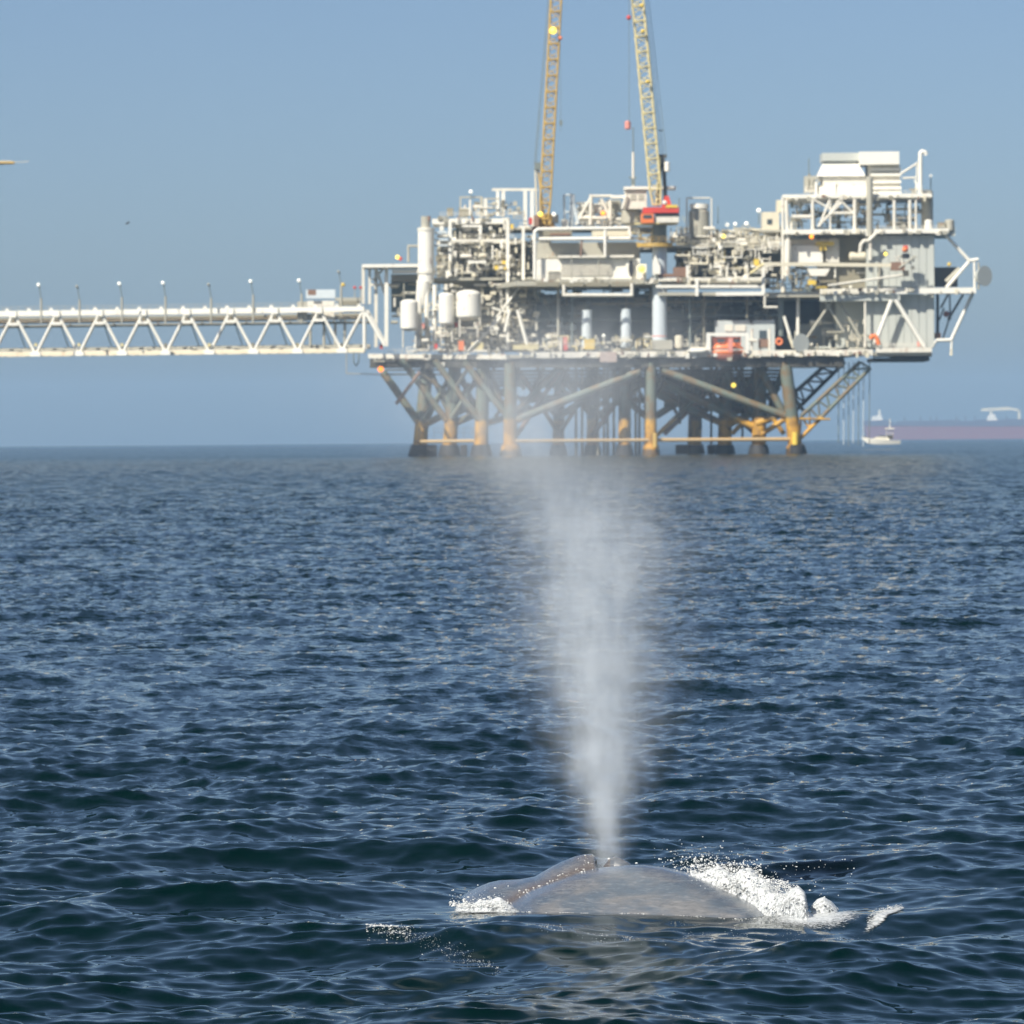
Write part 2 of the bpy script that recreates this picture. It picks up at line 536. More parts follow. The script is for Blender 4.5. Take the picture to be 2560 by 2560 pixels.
crng = random.Random(4)
def clutter(par, x0, y0, x1, y1, D, dep, n, mats, big=1.0):
    """pipework, valves, boxes and small vessels standing where the photograph shows a tangle of them"""
    for k in range(n):
        x = crng.uniform(x0, x1); y = crng.uniform(y0, y1)
        d = D + crng.uniform(0, dep)
        m = crng.choice(mats)
        t = crng.random()
        if t < 0.26:
            l = crng.uniform(18, 70) * big
            xa, xb = max(x0, x - l / 2), min(x1, x + l / 2)
            w = crng.choice((2.5, 3, 4, 6))
            if crng.random() < 0.5:
                s = crng.choice((-1, 1)) * crng.uniform(8, 22)
                ye = min(y1, max(y0, y + s))
                pipe(par, 'pipe', [(xa, y), (xb, y), (xb, ye)], w, d, m)
            else:
                pbar(par, 'pipe', (xa, y), (xb, y), w, d, m)
        elif t < 0.50:
            l = crng.uniform(16, 50) * big
            pbar(par, 'pipe', (x, max(y0, y - l / 2)), (x, min(y1, y + l / 2)), crng.choice((2.5, 3, 4.5, 6)), d, m)
        elif t < 0.64:
            w, h = crng.uniform(7, 20) * big, crng.uniform(6, 16) * big
            bx(par, 'equipment_box', x - w / 2, y - h / 2, x + w / 2, y + h / 2, d, M(w, d), m)
        elif t < 0.76:
            w, h = crng.uniform(7, 15) * big, crng.uniform(12, 28) * big
            vessel(par, 'vessel', x - w / 2, y - h / 2, x + w / 2, y + h / 2, d, m)
        elif t < 0.83:
            w, h = crng.uniform(18, 40) * big, crng.uniform(8, 14) * big
            vessel(par, 'drum', x - w / 2, y - h / 2, x + w / 2, y + h / 2, d, m, True)
        elif t < 0.93:
            w, h = crng.uniform(14, 40) * big, crng.uniform(12, 26) * big
            mb = MB()
            for q in ((0, 0), (w, 0)):
                mb.beam(P(x + q[0] - w / 2, y - h / 2, d), P(x + q[0] - w / 2, y + h / 2, d), 0.25, 0.25)
            for q in (-0.5, 0.1, 0.5):
                mb.beam(P(x - w / 2, y + h * q, d - .02), P(x + w / 2, y + h * q, d - .02), 0.22, 0.22)
            mb.build('frame', m, par)
        else:
            c = P(x, y, d)
            r = M(crng.uniform(3, 6), d)
            mb = MB().cyl(c, c + Vector((0, r * 0.8, 0)), r, 10)
            mb.cyl(c - Vector((0, 0.6, 0)), c + Vector((0, .1, 0)), r * 0.4, 8)
            mb.build('valve', m, par)

# ------------------------------------------------------------------ the platform: jacket and decks
D0 = 1300.0
plat = thing('offshore_platform', P(1640, 1140, D0 + 20), 'large white oil platform on yellow and grey steel legs behind the whale spout', 'oil platform')

def jleg(xb, xt, D, r=18, yb=1148, yt=905):
    o = MB().cone(P(xb, yb, D), P(xt, yt, D), M(r, D), M(r * 0.86, D), 14)
    o.build('leg', JACKET, plat)
    c = P(xb, yb, D)
    # flared sleeve with growth at the waterline
    MB().cone(P(xb + 1, 1150, D), P(xb + (xt - xb) * .13, 1112, D), M(r * 1.75, D), M(r * 1.22, D), 14).build('pile_sleeve', BLACK if D > D0 + 3 else JACKET, plat)

left_row = [(1047, 1068, 1337), (1122, 1138, 1325), (1202, 1208, 1312), (1276, 1276, 1300)]
right_row = [(1735, 1742, 1337), (1811, 1816, 1325), (1896, 1902, 1312), (1992, 1963, 1300)]
for x, t, d in left_row + right_row:
    jleg(x, t, d)
for x, t, d in ((1627, 1628, 1300), (1560, 1562, 1312), (1480, 1484, 1325), (1395, 1400, 1337)):
    jleg(x, t, d, 15)
def brace(x0, y0, x1, y1, D, w=11, D1=None, mat=None):
    return pbar(plat, 'brace', (x0, y0), (x1, y1), w * 1.5, D, mat or JACKET, D1=D1)
for b_ in ((957, 930, 1044, 1052, 1336, 13), (1004, 900, 1116, 1050, 1324, 11), (1086, 900, 1198, 1050, 1311, 11), (1160, 905, 1275, 1050, 1301, 11),
           (1060, 1062, 1112, 1036, 1336, 12), (1128, 1062, 1200, 1030, 1326, 12), (1138, 1032, 1272, 975, 1328, 13), (1208, 1060, 1390, 1008, 1330, 11),
           (1066, 1052, 1130, 930, 1338, 8), (1078, 930, 1120, 1030, 1338, 8), (1140, 1020, 1210, 925, 1326, 8), (1150, 935, 1196, 1040, 1327, 9),
           (1218, 930, 1268, 1040, 1314, 9), (1280, 1040, 1390, 925, 1312, 10), (1290, 930, 1392, 1040, 1325, 10),
           (1284, 1052, 1600, 928, 1300, 13), (1655, 926, 1964, 1040, 1300, 13),
           (1640, 950, 1893, 1070, 1312, 13), (1640, 985, 1810, 1060, 1325, 12), (1570, 940, 1740, 1020, 1330, 12), (1640, 1040, 1800, 940, 1334, 12),
           (1740, 1040, 1890, 940, 1330, 12), (1820, 1062, 1905, 1020, 1322, 12), (1890, 1060, 1960, 1030, 1311, 14), (1905, 930, 1962, 1040, 1306, 13),
           (1918, 1040, 1955, 930, 1320, 10), (1816, 930, 1890, 1050, 1318, 11), (1745, 930, 1812, 1045, 1330, 11), (1400, 1040, 1560, 935, 1316, 12),
           (1480, 930, 1620, 1045, 1320, 11), (1490, 1045, 1625, 940, 1326, 11), (1400, 935, 1480, 1040, 1333, 11), (1560, 1000, 1640, 1000, 1330, 12),
           (1660, 1006, 1900, 1006, 1331, 16), (1300, 1000, 1560, 985, 1333, 12), (1340, 960, 1620, 960, 1337, 14), (1650, 965, 1950, 965, 1338, 16)):
    brace(*b_[:5], b_[5])
# low horizontal members just above the water
pbar(plat, 'brace', (1052, 1104), (1205, 1102), 9, 1320, TAN, D1=1312)
pbar(plat, 'brace', (1282, 1103), (1630, 1100), 9, 1299, TAN)
pbar(plat, 'brace', (1640, 1100), (1975, 1098), 10, 1299, TAN)
pbar(plat, 'boat_bumper', (1638, 1082), (1638, 1118), 13, 1297, OCHRE)
pbar(plat, 'boat_bumper', (1988, 1080), (1988, 1112), 16, 1297, YELLOW)
vessel(plat, 'fender', 1974, 1108, 2012, 1140, 1296.5, BLACK)
for x0, x1, d in ((1066, 1092, 1330), (1150, 1168, 1320), (1690, 1722, 1333), (1770, 1800, 1330)):
    bx(plat, 'fender', x0, 1112, x1, 1146, d, 4, BLACK)
for k in range(26):                      # secondary framing high under the deck, dark paint standing in for overhang shade
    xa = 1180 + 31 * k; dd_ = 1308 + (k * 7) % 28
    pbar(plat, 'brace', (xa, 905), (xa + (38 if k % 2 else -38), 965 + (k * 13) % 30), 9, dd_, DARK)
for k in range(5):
    pbar(plat, 'girder', (1180, 928 + 9 * k), (1960, 926 + 9 * k), 7, 1312 + 6 * k, DARK, True)  # low dark rows added to carry the deck's shade further down
# conductors: the cluster of well pipes in the middle
for k in range(14):
    x = 1440 + 13.2 * k + (k % 3) * 2
    pbar(plat, 'conductor', (x, 905), (x, 1150), 7, 1318 + (k % 4) * 4, OLIVE if k % 3 else DARK)
for k, x in enumerate((1470, 1492, 1515, 1540)):
    bx(plat, 'conductor_guide', x - 9, 955 + 6 * (k % 2), x + 9, 1014, 1313, 3, DARK)
for k in range(9):
    x = 1700 + k * 26
    pbar(plat, 'conductor', (x, 905), (x, 1060 + (k * 37) % 60), 6, 1322 + (k % 3) * 3, DARK)
bx(plat, 'conductor_guide', 1820, 940, 1905, 1035, 1334, 5, RUSTY)
bx(plat, 'conductor_guide', 1650, 930, 1800, 985, 1336, 3, DARK)
prail(plat, 1140, 1094, 1200, 1094, 1326, OLIVE, 2.6)
prail(plat, 1085, 1094, 1118, 1094, 1332, OLIVE, 2.6)
# raking trusses that carry the right overhang
def raker(a0, a1, b0, b1, D, mat, n=7):
    A0, A1, B0, B1 = (P(*q, D) for q in (a0, a1, b0, b1))
    bar(plat, 'truss_chord', A0, A1, M(10, D) / 2, mat); bar(plat, 'truss_chord', B0, B1, M(10, D) / 2, mat)
    for k in range(n + 1):
        p, q = A0.lerp(A1, k / n), B0.lerp(B1, k / n)
        bar(plat, 'truss_web', p, q, M(5, D) / 2, mat)
        if k < n:
            q2 = B0.lerp(B1, (k + 1) / n)
            bar(plat, 'truss_web', p, q2, M(5, D) / 2, mat)
raker((2003, 1040), (2150, 905), (1999, 1098), (2176, 920), 1301, JACKET)
raker((1982, 985), (2072, 905), (1986, 1030), (2112, 905), 1326, DARK, 5)
pbar(plat, 'brace', (1960, 1046), (2075, 1048), 6, 1300, JACKET)

# decks ----------------------------------------------------------
def deck(name, x0f, x1f, x0b, x1b, y, Df, Db, hpx, mat):
    z = P(1640, y, Df).z
    t = M(hpx, Df)
    a = P(x0f, y, Df).x; b = P(x1f, y, Df).x; c = P(x1b, y, Db).x; d = P(x0b, y, Db).x
    vs = [(a, Df, z - t), (b, Df, z - t), (c, Db, z - t), (d, Db, z - t), (a, Df, z), (b, Df, z), (c, Db, z), (d, Db, z)]
    mb = MB().add(vs, [(0,3,2,1),(4,5,6,7),(0,1,5,4),(1,2,6,5),(2,3,7,6),(3,0,4,7)])
    mb.build(name, mat, plat)
    return z
zmain = deck('deck', 1270, 2182, 925, 2080, 884, 1298, 1345, 9, GREY)
deck('deck', 2182, 2330, 2182, 2330, 884, 1298, 1326, 9, GREY)
MB().box((P(1335, 900, 1298).x, 1297.4, zmain - M(9, 1298)), (P(2182, 900, 1298).x, 1298 - .01, zmain + M(6, 1298))).build('edge_beam', WHITE2, plat)
pbar(plat, 'edge_beam', (925, 890), (1270, 893), 11, 1345, WHITE2, True, D1=1297.6)
bx(plat, 'edge_beam', 2190, 869, 2330, 881, 1297.4, .6, WHITE2)
# girders under the main deck, deep, with under-deck shade put into their dark paint
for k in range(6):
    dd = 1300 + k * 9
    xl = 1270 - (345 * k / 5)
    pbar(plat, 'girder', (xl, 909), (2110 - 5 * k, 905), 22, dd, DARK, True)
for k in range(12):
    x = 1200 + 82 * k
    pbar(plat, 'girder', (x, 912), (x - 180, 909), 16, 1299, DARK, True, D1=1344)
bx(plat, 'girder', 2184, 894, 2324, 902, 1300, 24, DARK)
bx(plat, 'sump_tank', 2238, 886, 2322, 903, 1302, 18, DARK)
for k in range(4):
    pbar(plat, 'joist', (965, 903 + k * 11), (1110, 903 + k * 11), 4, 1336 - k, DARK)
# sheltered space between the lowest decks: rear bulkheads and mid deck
bx(plat, 'bulkhead', 1330, 735, 1790, 882, 1339, 1.0, SLATE)  # slate and dark bulkheads hold the interior shade in their paint
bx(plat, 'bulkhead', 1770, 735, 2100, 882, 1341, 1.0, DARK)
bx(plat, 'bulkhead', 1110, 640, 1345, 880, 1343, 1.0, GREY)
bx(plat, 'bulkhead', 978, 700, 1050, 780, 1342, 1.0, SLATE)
deck('deck', 1290, 1925, 1200, 1925, 700, 1302, 1343, 12, GREY)
deck('deck', 1915, 2180, 1900, 2180, 733, 1303, 1343, 12, GREY)
deck('deck', 1640, 1960, 1560, 1960, 614, 1306, 1343, 5, GREY)
deck('deck', 1290, 1660, 1230, 1660, 566, 1318, 1343, 5, GREY)
deck('deck', 1080, 1275, 1085, 1275, 543, 1322, 1343, 13, WHITE)
deck('deck', 1100, 1310, 1090, 1310, 598, 1324, 1343, 7, WHITE2)
deck('deck', 1060, 1340, 1040, 1340, 690, 1322, 1343, 7, GREY)
deck('deck', 1960, 2372, 1960, 2372, 577, 1300, 1338, 11, WHITE)
deck('deck', 1956, 2330, 1956, 2330, 489, 1302, 1336, 9, WHITE)
deck('roof', 905, 1050, 910, 1050, 655, 1326, 1342, 8, WHITE)
bx(plat, 'edge_beam', 980, 674, 1046, 684, 1328, 1, WHITE)
bx(plat, 'edge_beam', 978, 686, 1046, 704, 1330, 8, OLIVE)
# edge members
for args in ((1640, 716, 1910, 716, 7, 1300, WHITE), (1340, 706, 1640, 704, 12, 1300.5, GREY), (1645, 699, 1905, 697, 8, 1300.5, WHITE2),
             (1645, 735, 1790, 735, 8, 1301, GREY), (1790, 735, 1909, 734, 9, 1300, WHITE), (1908, 668, 1908, 738, 8, 1300, WHITE),
             (1742, 700, 1742, 740, 8, 1299.5, WHITE), (1718, 663, 1718, 706, 6, 1300, WHITE), (1130, 602, 1310, 600, 7, 1320, WHITE2),
             (1125, 550, 1125, 690, 8, 1321, WHITE), (1269, 552, 1269, 874, 8, 1318, WHITE), (1308, 566, 1308, 700, 7, 1317, WHITE),
             (1201, 565, 1201, 602, 7, 1320, WHITE), (1170, 655, 1215, 655, 6, 1319, WHITE), (940, 668, 940, 868, 8, 1336, WHITE2),
             (966, 664, 966, 866, 9, 1330, WHITE), (908, 664, 908, 760, 7, 1340, WHITE2), (924, 668, 924, 760, 6, 1338, WHITE2),
             (922, 712, 1000, 712, 6, 1334, WHITE2), (1230, 474, 1344, 474, 6, 1330, WHITE2), (1270, 533, 1306, 533, 6, 1330, WHITE2),
             (1244, 478, 1244, 540, 7, 1330, WHITE), (1258, 478, 1258, 540, 9, 1329, WHITE), (1313, 478, 1313, 570, 9, 1329, WHITE),
             (1330, 478, 1330, 566, 9, 1329, WHITE), (1149, 493, 1205, 493, 4, 1328, GREY), (1151, 493, 1151, 540, 4, 1328, GREY),
             (1204, 493, 1204, 540, 8, 1328, GREY), (1214, 496, 1214, 540, 8, 1327, WHITE2), (1218, 497, 1250, 497, 4, 1327, GREY), (1175, 500, 1175, 538, 5, 1327, WHITE2)):
    pbar(plat, 'beam' if abs(args[0] - args[2]) > abs(args[1] - args[3]) else 'post', args[:2], args[2:4], args[4], args[5], args[6], True)
# braces at the left corner and by the white pole
for args in ((940, 672, 966, 745, 7, 1334), (932, 700, 962, 668, 6, 1335), (918, 775, 965, 862, 8, 1330), (1300, 716, 1200, 850, 6, 1316), (1255, 790, 1190, 860, 8, 1315),
             (1294, 775, 1318, 862, 10, 1312), (1262, 830, 1275, 775, 8, 1314), (1230, 770, 1270, 782, 6, 1316)):
    pbar(plat, 'brace', args[:2], args[2:4], args[4], args[5], WHITE)
# columns under the mid deck
for x, y0, y1, w in ((1467, 775, 868, 27), (1565, 772, 868, 27)):
    pbar(plat, 'column', (x, y0), (x, y1), w, 1306, BLUEGREY)
for x, y0, y1, w, m in ((1396, 720, 880, 8, GREY), (1430, 740, 880, 6, SLATE), (1725, 730, 880, 7, SLATE), (1760, 730, 880, 6, OLIVE), (1868, 740, 800, 6, OLIVE), (1952, 740, 840, 14, SLATE), (1995, 740, 838, 9, WHITE)):
    pbar(plat, 'post', (x, y0), (x, y1), w, 1308, m)
for k, (x0, y0, x1, y1) in enumerate(((1340, 800, 1460, 800), (1650, 755, 1960, 752), (1700, 790, 1960, 788), (1480, 760, 1640, 758), (1480, 800, 1620, 802), (1700, 860, 1800, 770), (1340, 730, 1440, 880), (1880, 740, 1930, 800))):
    pbar(plat, 'pipe', (x0, y0), (x1, y1), 6, 1314 + k, OLIVE if k % 2 else SLATE)
pbar(plat, 'brace', (1960, 790), (1978, 850), 8, 1302, WHITE)
pbar(plat, 'brace', (1972, 838), (1984, 870), 8, 1300, CREAM)
# big U shaped pipe hung from the mid deck, loops, downcomer
pipe(plat, 'pipe', [(1410, 712), (1410, 738), (1580, 738), (1580, 708)], 9, 1299, WHITE2)
pipe(plat, 'pipe', [(1912, 740), (1912, 768), (1944, 768)], 6, 1300, WHITE2)
pipe(plat, 'pipe', [(1021, 655), (1021, 615), (1046, 615)], 6, 1330, GREY)
pipe(plat, 'hose', [(884, 878), (884, 905), (890, 915), (897, 905), (897, 880)], 2.6, 1330, SLATE)
pipe(plat, 'pipe', [(866, 878), (866, 934), (955, 936)], 2.4, 1332, GREY)
bx(plat, 'sump_tank', 1500, 880, 1542, 905, 1296, 3, paint('pinkish_beige_paint', (0.50, 0.38, 0.32), 0.6, 0.4))
for x0, y0, x1, y1 in ((1060, 888, 1072, 900), (1095, 905, 1112, 916), (1150, 905, 1160, 916), (1182, 888, 1200, 910)):
    bx(plat, 'drain_box', x0, y0, x1, y1, 1316, 1.5, WHITE2)
# deck edge details
for x0, x1, d in ((1345, 1500, 1297.6), (1680, 1765, 1297.6), (2195, 2300, 1297.6)):
    prail(plat, x0, 870, x1, 869, d)
prail(plat, 970, 884, 1250, 887, 1312)
prail(plat, 2190, 576, 2360, 574, 1300.2)
prail(plat, 2010, 488, 2320, 486, 1302.2)
prail(plat, 1100, 542, 1270, 541, 1322.2)
prail(plat, 1650, 612, 1955, 610, 1306.2)
prail(plat, 1345, 699, 1440, 698, 1302.2)
prail(plat, 1100, 597, 1300, 596, 1324.2)
prail(plat, 1300, 566, 1560, 565, 1318.2)
prail(plat, 1300, 872, 1345, 872, 1297.2, YELLOW, 1.3)
prail(plat, 1592, 872, 1628, 872, 1299, YELLOW, 2.6)
bx(plat, 'kick_plate', 1282, 862, 1347, 874, 1297, .2, PALEYEL)
# lamps that are lit
for x, y, r, d, m in ((952, 923, 7.5, 1330, L_AMBER), (1604, 672, 9, 1298, L_YEL), (2029, 592, 5.5, 1299, L_AMBER), (1508, 533, 5.5, 1316, L_AMBER),
                      (1834, 963, 6, 1310, L_YEL), (994, 643, 5, 1330, L_YEL), (2214, 635, 4.5, 1296, L_YEL), (1809, 591, 5, 1306, L_YEL), (1177, 479, 4.5, 1327, L_WHITE), (1509, 839, 4, 1303, L_WHITE),
                      (2327, 439, 4, 1310, L_WHITE), (1897, 526, 5.5, 1318, L_WHITE), (1818, 562, 5, 1318, L_WHITE), (1838, 560, 4.5, 1318, L_WHITE), (1866, 559, 5, 1318, L_WHITE)):
    lamp_ball(plat, x, y, r, d, m)
for x, y0, y1, d in ((1177, 482, 500, 1327), (1795, 515, 560, 1318), (1897, 530, 560, 1318), (1838, 563, 590, 1318), (1866, 562, 590, 1318), (2327, 442, 478, 1310), (1698, 495, 530, 1306), (2022, 395, 440, 1312)):
    pbar(plat, 'lamp_post', (x, y0), (x, y1), 2.6, d, SLATE)
lamp_ball(plat, 1001, 647, 5, 1329.5, RED, 'warning_lamp')
lamp_ball(plat, 2366, 785, 8, 1312, PINK, 'marker_ball')

# tangles of process equipment, each its own module
def module(name, label, x, y, D):
    return thing(name, P(x, y, D), label, 'process equipment', 'equipment modules on the platform decks')
PAL = [WHITE2, WHITE2, GREY, GREY, OLIVE, CREAM, WHITE]
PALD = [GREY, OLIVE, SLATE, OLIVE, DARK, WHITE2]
m1 = module('process_module', 'open frame of grey pipework and vessels under the upper left deck', 1190, 600, 1325)
clutter(m1, 1132, 556, 1262, 598, 1324, 14, 110, [GREY, OLIVE, CREAM, WHITE2, WHITE2, SLATE], 0.8)
bx(m1, 'equipment_box', 1117, 520, 1133, 540, 1327, 3, OLIVE); bx(m1, 'equipment_box', 1147, 520, 1171, 541, 1327, 3, OLIVE)
clutter(m1, 1150, 505, 1300, 540, 1326, 12, 40, [GREY, OLIVE, WHITE2], 0.7)
m2 = module('process_module', 'dense white and olive pipework between the white chimney stack and the first crane', 1200, 690, 1325)
clutter(m2, 1092, 606, 1334, 690, 1321, 16, 250, PAL + [WHITE, CREAM], 0.8)
clutter(m2, 1090, 606, 1334, 690, 1332, 8, 60, PALD, 1.0)
clutter(m2, 1225, 655, 1265, 672, 1318, 2, 5, [YELLOW, GREY], 0.6)
m3 = module('process_module', 'tangle of valves and pipes at deck level below the white tanks', 1150, 870, 1318)
clutter(m3, 1030, 815, 1260, 880, 1310, 16, 150, [WHITE2, GREY, OLIVE, WHITE2, CREAM, WHITE], 0.7)
clutter(m3, 1230, 700, 1345, 880, 1318, 18, 150, [GREY, OLIVE, CREAM, WHITE2], 0.85)
clutter(m3, 980, 700, 1235, 830, 1328, 8, 70, [GREY, OLIVE, CREAM, WHITE2], 0.9)
m4 = module('process_module', 'white framed machinery on the top deck between the two cranes', 1490, 560, 1322)
clutter(m4, 1440, 505, 1560, 565, 1318, 14, 120, [WHITE2, WHITE2, GREY, CREAM, WHITE], 0.75)
m5 = module('process_module', 'crowded cream and white machinery right of the crane pedestal', 1800, 690, 1306)
clutter(m5, 1675, 570, 1955, 612, 1308, 20, 150, PAL, 0.75)
clutter(m5, 1690, 620, 1900, 694, 1305, 22, 190, PAL + [PALEYEL], 0.8)
clutter(m5, 1690, 620, 1900, 694, 1318, 22, 40, [SLATE, GREY, BLUEGREY], 1.2)
bx(m5, 'rear_wall', 1690, 618, 1960, 696, 1334, 1, CREAM); bx(m5, 'rear_wall', 1690, 588, 1950, 612, 1334, 1, OLIVE)
bx(m2, 'rear_wall', 1095, 605, 1335, 690, 1341.5, 1, GREY)
bx(m1, 'rear_wall', 1140, 560, 1262, 597, 1340, 1, OLIVE)
clutter(m5, 1690, 600, 1950, 694, 1303, 3, 90, [WHITE, CREAM, WHITE2], 0.75)
clutter(m2, 1100, 560, 1330, 690, 1319, 3, 70, [WHITE, CREAM, WHITE2], 0.75)
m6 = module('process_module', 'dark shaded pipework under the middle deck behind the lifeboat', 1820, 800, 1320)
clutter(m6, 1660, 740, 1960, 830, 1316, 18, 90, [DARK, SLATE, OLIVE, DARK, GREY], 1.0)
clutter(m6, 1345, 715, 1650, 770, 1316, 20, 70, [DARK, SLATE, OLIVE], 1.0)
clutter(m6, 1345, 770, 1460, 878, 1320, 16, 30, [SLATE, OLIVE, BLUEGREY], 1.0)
m7 = module('process_module', 'machinery between posts under the ventilation hoods on the right top deck', 2200, 575, 1306)
clutter(m7, 1975, 505, 2320, 572, 1306, 20, 150, PALD + [GREY, WHITE2], 0.85)
m8 = module('process_module', 'white and yellow pumps behind the folded knuckle boom', 2060, 730, 1306)
clutter(m8, 1925, 668, 2180, 728, 1306, 14, 100, PAL + [SLATE], 0.8)
m9 = module('process_module', 'low deck machinery along the platform edge left of the crane foot', 1500, 870, 1302)
clutter(m9, 1350, 838, 1625, 878, 1302, 10, 110, [WHITE2, GREY, CREAM, SLATE, PALEYEL], 0.6)
clutter(m9, 1690, 835, 1768, 878, 1302, 10, 16, [CREAM, GREY, OLIVE], 0.7)
m10 = module('process_module', 'grey equipment behind bracing at the right lower deck', 2080, 870, 1310)
clutter(m10, 2020, 800, 2170, 878, 1310, 14, 60, [GREY, OLIVE, WHITE2, SIDING], 0.8)
clutter(m10, 2110, 800, 2185, 880, 1301, 6, 22, [WHITE2, GREY, CREAM], 0.7)
bx(m10, 'screen_wall', 2050, 745, 2170, 800, 1318, 1, OLIVE)
bx(m10, 'screen_wall', 1990, 810, 2170, 876, 1326, 1, SIDING)
for x0, y0, x1, y1 in ((2085, 745, 2000, 870), (2060, 748, 2110, 830), (2095, 748, 2160, 860)):
    pbar(m10, 'brace', (x0, y0), (x1, y1), 7, 1304, GREY)
# yellow touches
for x0, y0, x1, y1, d, m in ((2020, 700, 2040, 712, 1303, YELLOW), (2040, 716, 2068, 724, 1303, YELLOW), (1236, 664, 1246, 674, 1317, YELLOW), (1885, 648, 1898, 664, 1304, YELLOW),
                             (2040, 604, 2085, 614, 1303, YELLOW), (2050, 614, 2066, 626, 1303, YELLOW), (1260, 668, 1266, 674, 1317, YELLOW), (1276, 560, 1284, 572, 1317, YELLOW)):
    bx(m8 if x0 > 2000 else (m5 if x0 > 1700 else m2), 'yellow_bracket', x0, y0, x1, y1, d, 1.0, m)
for x, y, d, par, m in ((1057, 815, 1312, m3, PINK), (1141, 812, 1312, m3, RED), (953, 866, 1312, plat, RED), (1090, 866, 1308, m3, RED), (2297, 860, 1300, m10, PINK)):
    bx(par, 'fire_box', x - 4, y - 6, x + 4, y + 6, d, 1, m)

# brackets, plates and drips that break up the deck edges
for (x0, x1, y, D, n_) in ((930, 1265, 891, 0, 34), (1275, 2170, 886, 1297.0, 80), (1340, 1905, 703, 1299.9, 46), (1965, 2365, 581, 1299.6, 24), (1085, 1270, 548, 1321.6, 14), (2060, 2430, 728, 1299.2, 24), (1960, 2325, 494, 1301.6, 22)):
    for k in range(n_):
        x = crng.uniform(x0, x1); w = crng.uniform(2, 13); h_ = crng.uniform(4, 13)
        d = D or 1344.6 - (x - 925) / 345 * 47.5
        yy = y + crng.uniform(-5, 4)
        bx(plat, 'edge_bracket', x - w / 2, yy - h_ / 2, x + w / 2, yy + h_ / 2, d - crng.uniform(.05, .5), .5, crng.choice([WHITE2, GREY, CREAM, OLIVE, GREY, RUSTY, WHITE]))

clutter(m3, 1060, 705, 1345, 860, 1314, 12, 130, [WHITE2, CREAM, GREY, WHITE2, OLIVE], 0.8)
for k in range(30):                      # more dark framing between the rear legs
    xa = 1050 + 31 * k
    pbar(plat, 'brace', (xa, 930 + (k * 17) % 40), (xa + (60 if k % 2 else -60), 1010 + (k * 23) % 50), 9, 1322 + (k * 5) % 16, JACKET if k % 3 else RUSTY)

for (x0, y0, x1, y1, D, w, m) in ((1060, 935, 1190, 1045, 1333, 12, JACKET), (1200, 935, 1128, 1045, 1322, 12, JACKET), (1400, 930, 1290, 1090, 1318, 12, RUSTY), (1300, 930, 1400, 1090, 1322, 12, RUSTY),
                                 (1660, 1085, 1800, 950, 1326, 13, RUSTY), (1745, 960, 1890, 1085, 1328, 13, RUSTY), (1830, 1085, 1945, 960, 1318, 12, JACKET), (1640, 1090, 1735, 1000, 1318, 11, JACKET),
                                 (1905, 1085, 1975, 1040, 1306, 13, JACKET), (1900, 1000, 1960, 1085, 1309, 12, JACKET), (1480, 1090, 1560, 980, 1318, 11, RUSTY), (1400, 1080, 1480, 960, 1330, 11, RUSTY)):
    pbar(plat, 'brace', (x0, y0), (x1, y1), w, D, m)

# ------------------------------------------------------------------ larger things on the decks
# chimney stack
t = thing('exhaust_stack', P(1064, 870, 1318), 'tall white chimney stack with grey cap at the left end of the platform', 'chimney')
pbar(t, 'stack_pipe', (1065, 706), (1065, 570), 42, 1318, WHITE)
pbar(t, 'cap', (1064, 570), (1064, 541), 24, 1318, GREY)
MB().cone(P(1052, 762, 1318), P(1062, 706, 1318), M(14, 1318), M(20, 1318), 14).build('transition', WHITE, t)
pbar(t, 'riser', (1047, 872), (1049, 700), 15, 1317, WHITE)
for x in (1067, 1087):
    pbar(t, 'riser', (x, 876), (x, 712), 12, 1317, WHITE)
pbar(t, 'bracket', (1073, 552), (1073, 540), 7, 1317, RUSTY)
pbar(t, 'collar', (1065, 684), (1065, 676), 48, 1318, WHITE2)
pbar(t, 'collar', (1065, 577), (1065, 571), 45, 1318, WHITE2)
for y in (582, 600, 614):
    pbar(t, 'brace', (1086, y), (1120, y), 5, 1319, BLUEGREY)

def tank(label, x0, y0, x1, y1, D, mat, horiz=False, legs=True):
    t = thing('storage_tank', P((x0 + x1) / 2, 880 if y1 > 720 else y1, D), label, 'tank', 'tanks on the platform')
    vessel(t, 'shell', x0, y0, x1, y1, D, mat, horiz)
    if legs:
        for x in (x0 + (x1 - x0) * 0.15, x1 - (x1 - x0) * 0.15):
            pbar(t, 'leg', (x, y1 - 4), (x, y1 + 42), 4, D + 2, WHITE2)
    return t
tank('squat bright white tank left of the chimney stack foot', 1001, 748, 1046, 828, 1309, WHITE)
tank('narrow bright white tank right of the chimney stack foot', 1097, 731, 1136, 814, 1308, WHITE)
tank('round bright white tank beside the white pole', 1140, 724, 1204, 802, 1307, WHITE)
t = tank('tall pale grey silo with white lid on the top deck right of the crane', 1722, 520, 1774, 600, 1312, GREY, legs=False)
pbar(t, 'lid', (1748, 522), (1748, 510), 49, 1314.8, WHITE)
for x in (1717, 1779):
    pbar(t, 'guard_post', (x, 600), (x, 495), 4, 1312, WHITE2)
pbar(t, 'guard_rail', (1717, 495), (1775, 495), 4, 1312, WHITE2)
tank('beige upright vessel beside the crane pedestal foot', 1687, 838, 1708, 872, 1299, CREAM, legs=False)
t = tank('pale grey tank under the white cabin left of the red crane', 1553, 520, 1607, 566, 1314, GREY, legs=False)

